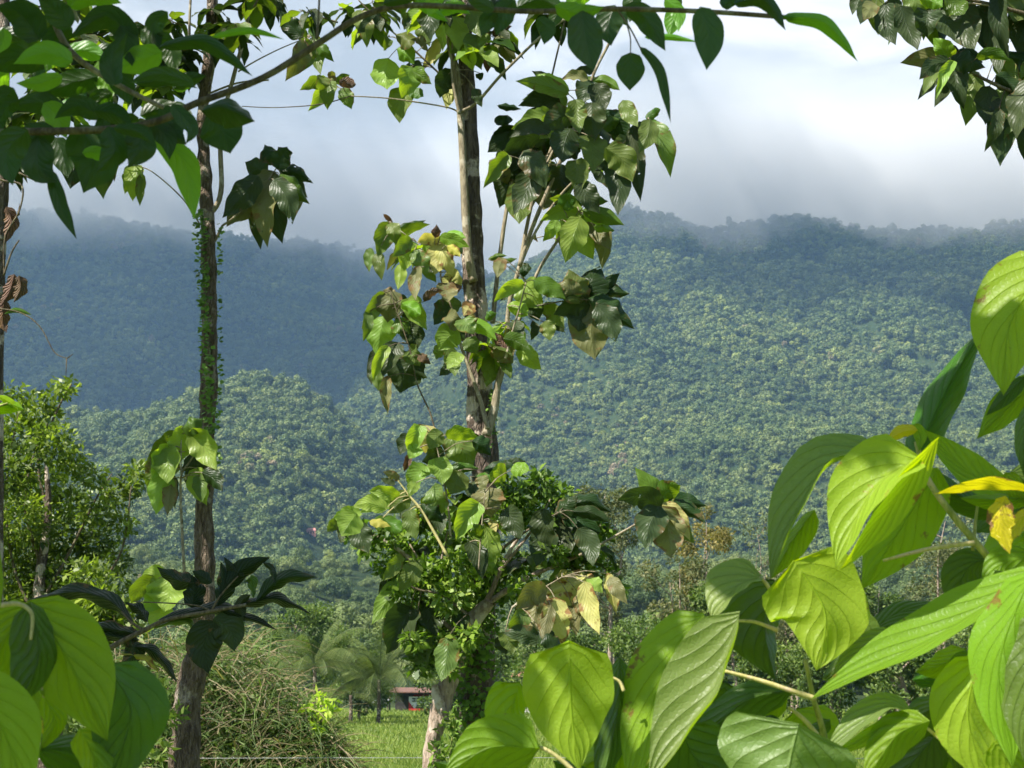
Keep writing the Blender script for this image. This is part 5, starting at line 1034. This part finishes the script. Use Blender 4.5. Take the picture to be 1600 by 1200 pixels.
# ------------------------------------------------------------------ field grass
def grass():
    rg = np.random.default_rng(2); n = 170000
    y = np.exp(rg.uniform(math.log(34), math.log(142), n)); px = rg.uniform(250, 1700, n)
    x = (px-800)/F*y/math.cos(PITCH)*1.02; h = rg.uniform(.25, .62, n)*(1+.5*(fbm(x/3., y/3., 3, 9)-.5)); w = .0085*np.sqrt(y/34)*y/34*1.1
    w = np.minimum(w, .04)
    a = rg.uniform(0, 2*PI, n); l = rg.uniform(.1, .7, n)*h; z0 = np.zeros(n)
    p = np.stack([x, y, z0], 1); s = np.stack([w*np.ones(n), .2*w*rg.normal(size=n), 0*w], 1)
    m = p + np.stack([np.cos(a)*l*.35, np.sin(a)*l*.35, h*.6], 1); t = p + np.stack([np.cos(a)*l, np.sin(a)*l, h], 1)
    q = np.concatenate([np.stack([p-s, p+s, m+s*.8, m-s*.8], 1), np.stack([m-s*.8, m+s*.8, t+s*.1, t-s*.1], 1)])
    mt = NT('grass_blades'); g = mt.geo('Position'); nn = mt.noise(g, .35, 4, .6); n3 = mt.noise(g, 6, 2, .5)
    c = mt.mix(mt.rng(nn, .35, .65), (.10, .17, .02), (.22, .30, .045)); c = mt.mix(mt.rng(n3, .45, .7), c, (.36, .40, .10))
    pr = mt.principled(c, .5, spec=.35); tl = mt.node('ShaderNodeBsdfTranslucent'); mt.put(tl.inputs[0], mt.mix(1, c, (1.3, 1.5, .5), 'MULTIPLY')); mx = mt.node('ShaderNodeMixShader'); mx.inputs[0].default_value = .4
    mt.L.new(pr, mx.inputs[1]); mt.L.new(tl.outputs[0], mx.inputs[2]); mm = mt.done(mx.outputs[0])
    o = link_mesh('field_grass', quads_mesh('field_grass', q), mm); tag(o, 'tall bright green grass covering the open field', 'grass', kind='stuff')
grass()

# ------------------------------------------------------------------ young coconut palms
M['frond'] = foliage_mat('frond', [(.05, .08, .02), (.11, .15, .04), (.22, .25, .08)], tr=.3, scale=.8)
def palm(cx, cy, Y, L, n, label, seed):
    rs = random.Random(seed); c = P(cx, cy, Y); root = empty('coconut_palm', (c.x, Y, 0), label, 'palm', 'young coconut palms at the far side of the field'); off = origin(root)
    tube_obj('trunk', [Vector((c.x, Y, -.05)), Vector((c.x+.05, Y, c.z*.5)), c], [.16, .13, .12], M['bark_mid'], root, seg=10, lump=.1)
    for i in range(n):
        a = i*2.4+rs.random()*.4; el = R(rs.uniform(8, 80)); d = Vector((math.cos(a)*math.cos(el), math.sin(a)*math.cos(el), math.sin(el))); p = c.copy(); ll = L*rs.uniform(.8, 1.1); q = []; ns = 16; pts = [p.copy()]
        for k in range(ns):
            pn = p + d*(ll/ns); f = k/ns
            sd_ = d.cross(Vector((0, 0, 1))); sd_ = sd_.normalized() if sd_.length > .05 else Vector((1, 0, 0)); up = sd_.cross(d)
            if k > 1:
                for h in (-1, 1):
                    for j in (0, .33, .66):
                        b = p.lerp(pn, j); le = ll*.30*math.sin(PI*min(1, .15+f*.85))**.6*rs.uniform(.85, 1.1); t = b + (sd_*h*.85 + d*.5 - Vector((0, 0, .75)) + up*.1).normalized()*le; w = d*(.0055*L)
                        q.append([b-w-off, b+w-off, t+w*.15-off, t-w*.15-off])
            p = pn; pts.append(p.copy()); d = (d + Vector((0, 0, -.055-.10*f))).normalized()
        V, Fc = tube(pts, [.012*L*(1-.8*k/ns) for k in range(ns+1)], seg=4, n=1, off=off)
        base = len(V)
        for qd in q: Fc.append(tuple(len(V)+z for z in range(4))); V += qd
        link_mesh('frond', mesh_from('frond', V, Fc, smooth=False), M['frond'], root)
palm(592, 1062, 92, 4.8, 18, 'sunlit young palm with drooping fronds just left of the red truck', 1)
palm(492, 1040, 90, 4.6, 16, 'young palm beside the straw heap with upright fronds catching the light', 2)
palm(548, 1086, 96, 3.0, 11, 'smallest young palm, low between the two others', 5)

# ------------------------------------------------------------------ trees along the far side of the field
def mtree(cx, top, base, rx, Y, mat, n, label, seed, trunk_w=.13, lean=0, bare=0, size=.2, sticks=1, lowfrac=.35, group='trees along the far side of the field', name='field_tree', cat='tree'):
    rs = random.Random(seed); b = P(cx, base, Y); b.z = 0; root = empty(name, (b.x, Y, 0), label, cat, group)
    T_ = P(cx+lean, top, Y); H = T_.z; rw = rx*Y/F; zc = H*lowfrac; cl = []
    limbs = []
    for k in range(sticks):
        bb = Vector((b.x+rs.uniform(-.3, .3)*k, Y+rs.uniform(-.3, .3)*k, -.05)); tt = Vector((T_.x+rs.uniform(-.4, .4)*rw*(k > 0), Y+rs.uniform(-.3, .3), H*(.93-.1*k)))
        pts = [bb]+[bb.lerp(tt, f)+Vector((rs.uniform(-.06, .06)*H*.5, rs.uniform(-.04, .04)*H*.5, 0)) for f in (.3, .55, .8)]+[tt]
        tube_obj('trunk', pts, [trunk_w, trunk_w*.8, trunk_w*.6, trunk_w*.4, trunk_w*.12], M['bark_pale' if seed % 3 else 'bark_left'], root, seg=8, lump=.1); limbs.append(pts)
    lots = [([], []) for _ in range(sticks)]
    for i in range(12 if not bare else 26):
        V, Fc = lots[i % sticks]; pts = limbs[i % sticks]; f = rs.uniform(.35, .95)*4; k = min(3, int(f)); p = pts[k].lerp(pts[k+1], f-k)
        a = rs.uniform(0, 2*PI); r = rw*rs.uniform(.5, 1)*(1-.4*(p.z/H)); e = p + Vector((math.cos(a)*r, math.sin(a)*r*.8, r*rs.uniform(.4, 1.1))); m = p.lerp(e, .5)+Vector((rs.uniform(-.1, .1)*r, 0, -.08*r))
        tube([p, m, e], [trunk_w*.35, trunk_w*.2, trunk_w*.07], seg=5, n=3, off=origin(root), V=V, Fc=Fc)
        cl.append((e, rw*rs.uniform(.22, .4)))
        if bare:
            for j in range(4):
                e2 = m.lerp(e, rs.random()) ; tube([e2, e2+Vector((rs.uniform(-.3, .3), rs.uniform(-.2, .2), rs.uniform(.1, .6)))*rw*.6], [trunk_w*.1, trunk_w*.04], seg=4, n=1, off=origin(root), V=V, Fc=Fc)
    for V, Fc in lots: link_mesh('branches', mesh_from('branches', V, Fc), M['bark_pale'], root)
    for i in range(16):
        u = rs.uniform(-1, 1); z = zc + (H-zc)*rs.uniform(0, .97); ww = rw*math.sqrt(max(.05, 1-((z-(zc+H)/2)/((H-zc)/2))**2)); a = rs.uniform(0, 2*PI)
        cl.append((Vector((T_.x*(z/H)+b.x*(1-z/H)+math.cos(a)*ww*.75, Y+math.sin(a)*ww*.6, z)), rw*rs.uniform(.18, .38)))
    if n: small_foliage('crown', root, cl, int(n*1.5), size, M[mat], seed, asp=.5)
for a in [
    (955, 745, 1112, 62, 72, 'olive_leaf', 5200, 'tall olive-green tree with small crown behind the right arm of the middle teak', 1, .14, -10, 0, .2, 2, .55),
    (1092, 792, 1112, 48, 70, 'yellow_leaf', 3000, 'tree with yellowish leaves and slim white stems below the hanging right-hand teak cluster', 2, .10, 10, 0, .2, 3, .55),
    (1040, 860, 1112, 60, 66, 'olive_leaf', 4200, 'olive bushy tree with several pale leaning stems right of the small-leaved tree', 4, .10, 20, 0, .2, 3, .35),
    (1172, 800, 1108, 40, 74, 'olive_leaf', 500, 'nearly bare grey twiggy tree between the yellowish tree and the foreground leaves', 5, .07, 10, 1, .2, 3, .5),
    (1150, 900, 1115, 66, 64, 'green_leaf', 5200, 'bright green layered tree left of the upright foreground leaves', 7, .12, 0, 0, .22, 1, .25),
    (1000, 960, 1115, 62, 60, 'green_leaf', 4200, 'dense green bushy tree low behind the yellow teak leaves', 8, .1, 0, 0, .2, 1, .1),
    (890, 900, 1108, 50, 76, 'green_leaf', 3800, 'slender green tree directly behind the yellow hanging leaves', 10, .1, 0, 0, .2, 1, .2),
    (850, 975, 1108, 62, 80, 'green_leaf', 4200, 'dark rounded tree shading the pink-roofed house', 11, .13, 0, 0, .22, 1, .12),
    (1240, 880, 1112, 60, 78, 'olive_leaf', 4200, 'olive tree seen through the gap left of the round bright leaf', 13, .12, 0, 0, .22, 2, .3),
    (1375, 905, 1112, 62, 70, 'green_leaf', 4800, 'green tree in the gap right of the round bright leaf', 14, .12, 0, 0, .22, 1, .25),
    (1465, 790, 1112, 66, 76, 'olive_leaf', 3400, 'thin-leaved olive tree rising behind the pale petiole at the right', 16, .12, 10, 0, .2, 3, .45),
    (1560, 880, 1112, 60, 72, 'green_leaf', 4200, 'green tree mostly hidden at the right edge of the view', 17, .12, 0, 0, .22, 1, .2),
    (1310, 985, 1118, 66, 58, 'green_leaf', 4600, 'low shady tree with grey trunk under the round bright leaf', 19, .14, 0, 0, .2, 2, .3),
    (1430, 1010, 1118, 64, 56, 'green_leaf', 4600, 'dark leafy tree with thick trunk low behind the long folded leaf', 20, .2, -30, 0, .2, 2, .35),
    (1200, 1010, 1118, 56, 60, 'green_leaf', 3800, 'low green tree behind the crossing petioles', 22, .12, 0, 0, .2, 2, .25),
    (690, 1000, 1100, 60, 110, 'green_leaf', 3600, 'green tree standing behind the shed roof', 23, .14, 0, 0, .3, 1, .15),
    (560, 985, 1100, 56, 105, 'green_leaf', 3600, 'tree behind the sunlit palm, left of the small-leaved tree', 25, .14, 0, 0, .3, 1, .1),
    (460, 960, 1100, 62, 100, 'green_leaf', 4200, 'rounded tree behind the top of the straw heap', 26, .14, 0, 0, .3, 1, .1),
    (770, 990, 1106, 46, 92, 'green_leaf', 3000, 'dark tree right behind the base of the middle teak', 29, .12, 0, 0, .25, 1, .1),
    (330, 960, 1106, 60, 90, 'green_leaf', 3600, 'tree showing above the straw heap right beside the left trunk', 31, .12, 0, 0, .25, 1, .1),
    ]: mtree(*a)

# ------------------------------------------------------------------ shed, truck, houses
M['rust'] = plain_mat('rust', (.20, .10, .07), .8, .5, 3, bump=.5, grime=(.06, .045, .04)); M['zinc'] = plain_mat('zinc', (.45, .46, .46), .5, .4, 2, metallic=.3)
M['dark_wall'] = plain_mat('dark_wall', (.03, .03, .028), .9, .4, 2); M['wood_post'] = plain_mat('wood_post', (.16, .12, .08), .85, .4, 6)
M['red_paint'] = plain_mat('red_paint', (.50, .025, .03), .35, .15, 2); M['white_paint'] = plain_mat('white_paint', (.75, .75, .74), .4, .15, 2); M['black_rubber'] = plain_mat('black_rubber', (.02, .02, .02), .7)
M['dark_glass'] = plain_mat('dark_glass', (.02, .025, .035), .12, .05); M['pink'] = plain_mat('pink', (.55, .22, .18), .8, .3, 1); M['cream'] = plain_mat('cream', (.62, .60, .54), .8, .3, 1)
def box(V, Fc, c, s, off, rot=None):
    b = len(V)
    for dz in (-1, 1):
        for dx, dy in ((-1, -1), (1, -1), (1, 1), (-1, 1)):
            v = Vector((dx*s[0]/2, dy*s[1]/2, dz*s[2]/2))
            if rot: v = rot @ v
            V.append(Vector(c)+v-off)
    for f in ((0, 3, 2, 1), (4, 5, 6, 7), (0, 1, 5, 4), (1, 2, 6, 5), (2, 3, 7, 6), (3, 0, 4, 7)): Fc.append(tuple(b+i for i in f))
def boxes(name, L, mat, parent, bevel=0):
    V, Fc = [], []; off = origin(parent)
    for b in L: box(V, Fc, b[0], b[1], off, b[2] if len(b) > 2 else None)
    o = link_mesh(name, mesh_from(name, V, Fc, smooth=False), M[mat], parent)
    if bevel: m = o.modifiers.new('bevel', 'BEVEL'); m.width = bevel; m.segments = 2; m.limit_method = 'ANGLE'
    return o
YK = 138
tc_ = P(657, 1100, YK); tx = tc_.x; z0 = .18
tr_ = empty('small_truck', (tx, YK, 0), 'small red and white truck parked under the rusty shed roof', 'truck')
W_ = 2.35
boxes('cargo_bed', [((tx, YK+1.9, .95), (W_, 3.8, .18)), ((tx-W_/2+.04, YK+1.9, 1.25), (.08, 3.8, .5)), ((tx+W_/2-.04, YK+1.9, 1.25), (.08, 3.8, .5))], 'red_paint', tr_, .02)
boxes('bumper', [((tx, YK-.16, .42), (W_, .16, .24))], 'red_paint', tr_, .03)
# white tail panel: a deep V between the red corners
V = [Vector((x, y, z)) for y in (YK-.08, YK) for x, z in ((tx-W_/2+.0, 1.72), (tx-W_/2+.0, 1.25), (tx-.62, .56), (tx+.62, .56), (tx+W_/2, 1.25), (tx+W_/2, 1.72))]
Fc = [(0, 1, 2, 3, 4, 5), (11, 10, 9, 8, 7, 6)]+[(i, (i+1) % 6, (i+1) % 6+6, i+6)[::-1] for i in range(6)]
link_mesh('tail_panel', mesh_from('tail_panel', [v-origin(tr_) for v in V], Fc, smooth=False), M['white_paint'], tr_)
for s in (-1, 1):
    V = [Vector((tx+s*x, y, z)) for y in (YK-.07, YK) for x, z in ((W_/2, 1.22), (W_/2, .54), (.66, .54))]
    Fc = [(0, 1, 2), (5, 4, 3), (0, 3, 4, 1), (1, 4, 5, 2), (2, 5, 3, 0)]
    link_mesh('corner_panel', mesh_from('corner_panel', [v-origin(tr_) for v in V], Fc, smooth=False), M['red_paint'], tr_)
    boxes('tail_lamp', [((tx+s*1.02, YK-.09, .72), (.16, .05, .12))], 'red_paint', tr_, .01)
boxes('slatted_window', [((tx+x, YK-.10, z), (.36, .05, .13)) for z, xs in ((1.52, (-.66, -.22, .22, .66)), (1.28, (-.66, -.22, .22, .66)), (1.04, (-.22, .22, .62)), (.82, (-.22, .22))) for x in xs], 'dark_glass', tr_)
boxes('cab', [((tx, YK+4.5, 1.15), (2.1, 1.3, 1.3)), ((tx, YK+4.55, 1.83), (1.9, 1.1, .12))], 'red_paint', tr_, .12)
boxes('chassis', [((tx, YK+2.4, .62), (.9, 5.0, .2))], 'dark_wall', tr_)
for s in (-1, 1):
    for yy in (.9, 4.4):
        V, Fc = tube([Vector((tx+s*.95-.14, YK+yy, .42)), Vector((tx+s*.95+.14, YK+yy, .42))], [.42, .42], seg=20, n=1, off=origin(tr_)); wh = link_mesh('wheel', mesh_from('wheel', V, Fc, smooth=False), M['black_rubber'], tr_)
        V, Fc = tube([Vector((tx+s*.95-.15, YK+yy, .42)), Vector((tx+s*.95+.15, YK+yy, .42))], [.2, .2], seg=14, n=1, off=origin(tr_)); link_mesh('rim', mesh_from('rim', V, Fc, smooth=False), M['zinc'], wh)
sx0, sx1 = P(628, 1, YK).x, P(1010, 1, YK).x
shd = empty('open_shed', ((sx0+sx1)/2, YK, 0), 'long low open shed with a rusty sheet roof at the far end of the field', 'shed')
boxes('roof', [(((sx0+sx1)/2, YK+3, 2.35), (sx1-sx0, 8, .10), Matrix.Rotation(R(3), 3, 'X'))], 'rust', shd)
boxes('back_wall', [(((sx0+sx1)/2, YK+6.8, 1.15), (sx1-sx0-.3, .12, 2.3))], 'dark_wall', shd)
for i in range(6):
    x = sx0+.25+(sx1-sx0-.5)*i/5; boxes('post', [((x, YK-.7, 1.06), (.14, .14, 2.12))], 'wood_post', shd)
wx0, wx1 = P(598, 1, YK-2).x, P(630, 1, YK-2).x
wt = empty('low_shelter', ((wx0+wx1)/2, YK-2, 0), 'pale low lean-to roof left of the truck, behind the sunlit palm', 'shelter')
boxes('roof', [(((wx0+wx1)/2, YK-2, 1.32), (wx1-wx0, 2.5, .09), Matrix.Rotation(R(8), 3, 'X'))], 'zinc', wt)
for s in (wx0+.1, wx1-.1): boxes('post', [((s, YK-3, .56), (.1, .1, 1.12)), ((s, YK-1, .64), (.1, .1, 1.28))], 'wood_post', wt)
def house(cx, cy, Y, wpx, hpx, label, wall, roof, name='house'):
    c = P(cx, cy, Y); w = wpx*Y/F; h = hpx*Y/F; zb = c.z-h/2; root = empty(name, (c.x, Y, zb-3), label, 'house'); d = w*.6; off = origin(root)
    boxes('wall', [((c.x, Y+d/2, zb+h*.3-1.5), (w, d, h*.6+3))], wall, root)
    y0, y1 = Y-.4, Y+d+.4; zt = zb+h*.6; V = [Vector(v)-off for v in ((c.x-w*.56, y0, zt), (c.x+w*.56, y0, zt), (c.x+w*.56, y1, zt), (c.x-w*.56, y1, zt), (c.x-w*.4, (y0+y1)/2, zb+h), (c.x+w*.4, (y0+y1)/2, zb+h))]
    link_mesh('roof', mesh_from('roof', V, [(3, 2, 1, 0), (0, 1, 5, 4), (1, 2, 5), (2, 3, 4, 5), (3, 0, 4)], smooth=False), M[roof], root)
    for k in (-.3, 0, .3):
        boxes('window' if k else 'door', [((c.x+w*k, Y-.03, zb+h*(.33 if k else .22)), (w*.12, .08, h*(.25 if k else .44)))], 'dark_glass', root)
house(828, 1062, 128, 52, 42, 'white house with a faded pink roof half hidden by trees behind the middle teak', 'cream', 'pink')
house(486, 830, HOUSE_Y, 14, 11, 'tiny salmon-coloured house on the forested slope between the two teaks', 'pink', 'pink')

# ------------------------------------------------------------------ wire fence crossing the bottom of the view
YF = 10.6
fe = empty('wire_fence', (0, YF, 0), 'thin barbed wire fence crossing the bottom of the view', 'fence')
M['wire'] = plain_mat('wire', (.5, .5, .48), .4, .3, 20, metallic=.7)
V, Fc = [], []
def wpt(x): u = (x-800)/900.; return P(x, 1187+3*u*u-3, YF)
for dz in (0, -.32, -.64):
    tube([wpt(x)+Vector((0, 0, dz)) for x in range(-400, 2001, 200)], [.0022]*13, seg=5, n=4, off=origin(fe), V=V, Fc=Fc)
    for x in range(-380, 2000, 24):
        p = wpt(x)+Vector((0, 0, dz)); tube([p+Vector((-.004, 0, -.011)), p+Vector((.004, 0, .011))], [.0012, .0012], seg=4, n=1, off=origin(fe), V=V, Fc=Fc)
link_mesh('wire', mesh_from('wire', V, Fc), M['wire'], fe)
for x in (-260, 1880):
    p = P(x, 1187, YF); tube_obj('post', [Vector((p.x, YF+.05, -.05)), Vector((p.x+.02, YF+.05, p.z*.5)), Vector((p.x, YF+.05, p.z+.15))], [.05, .045, .04], M['wood_post'], fe, seg=10, lump=.1)
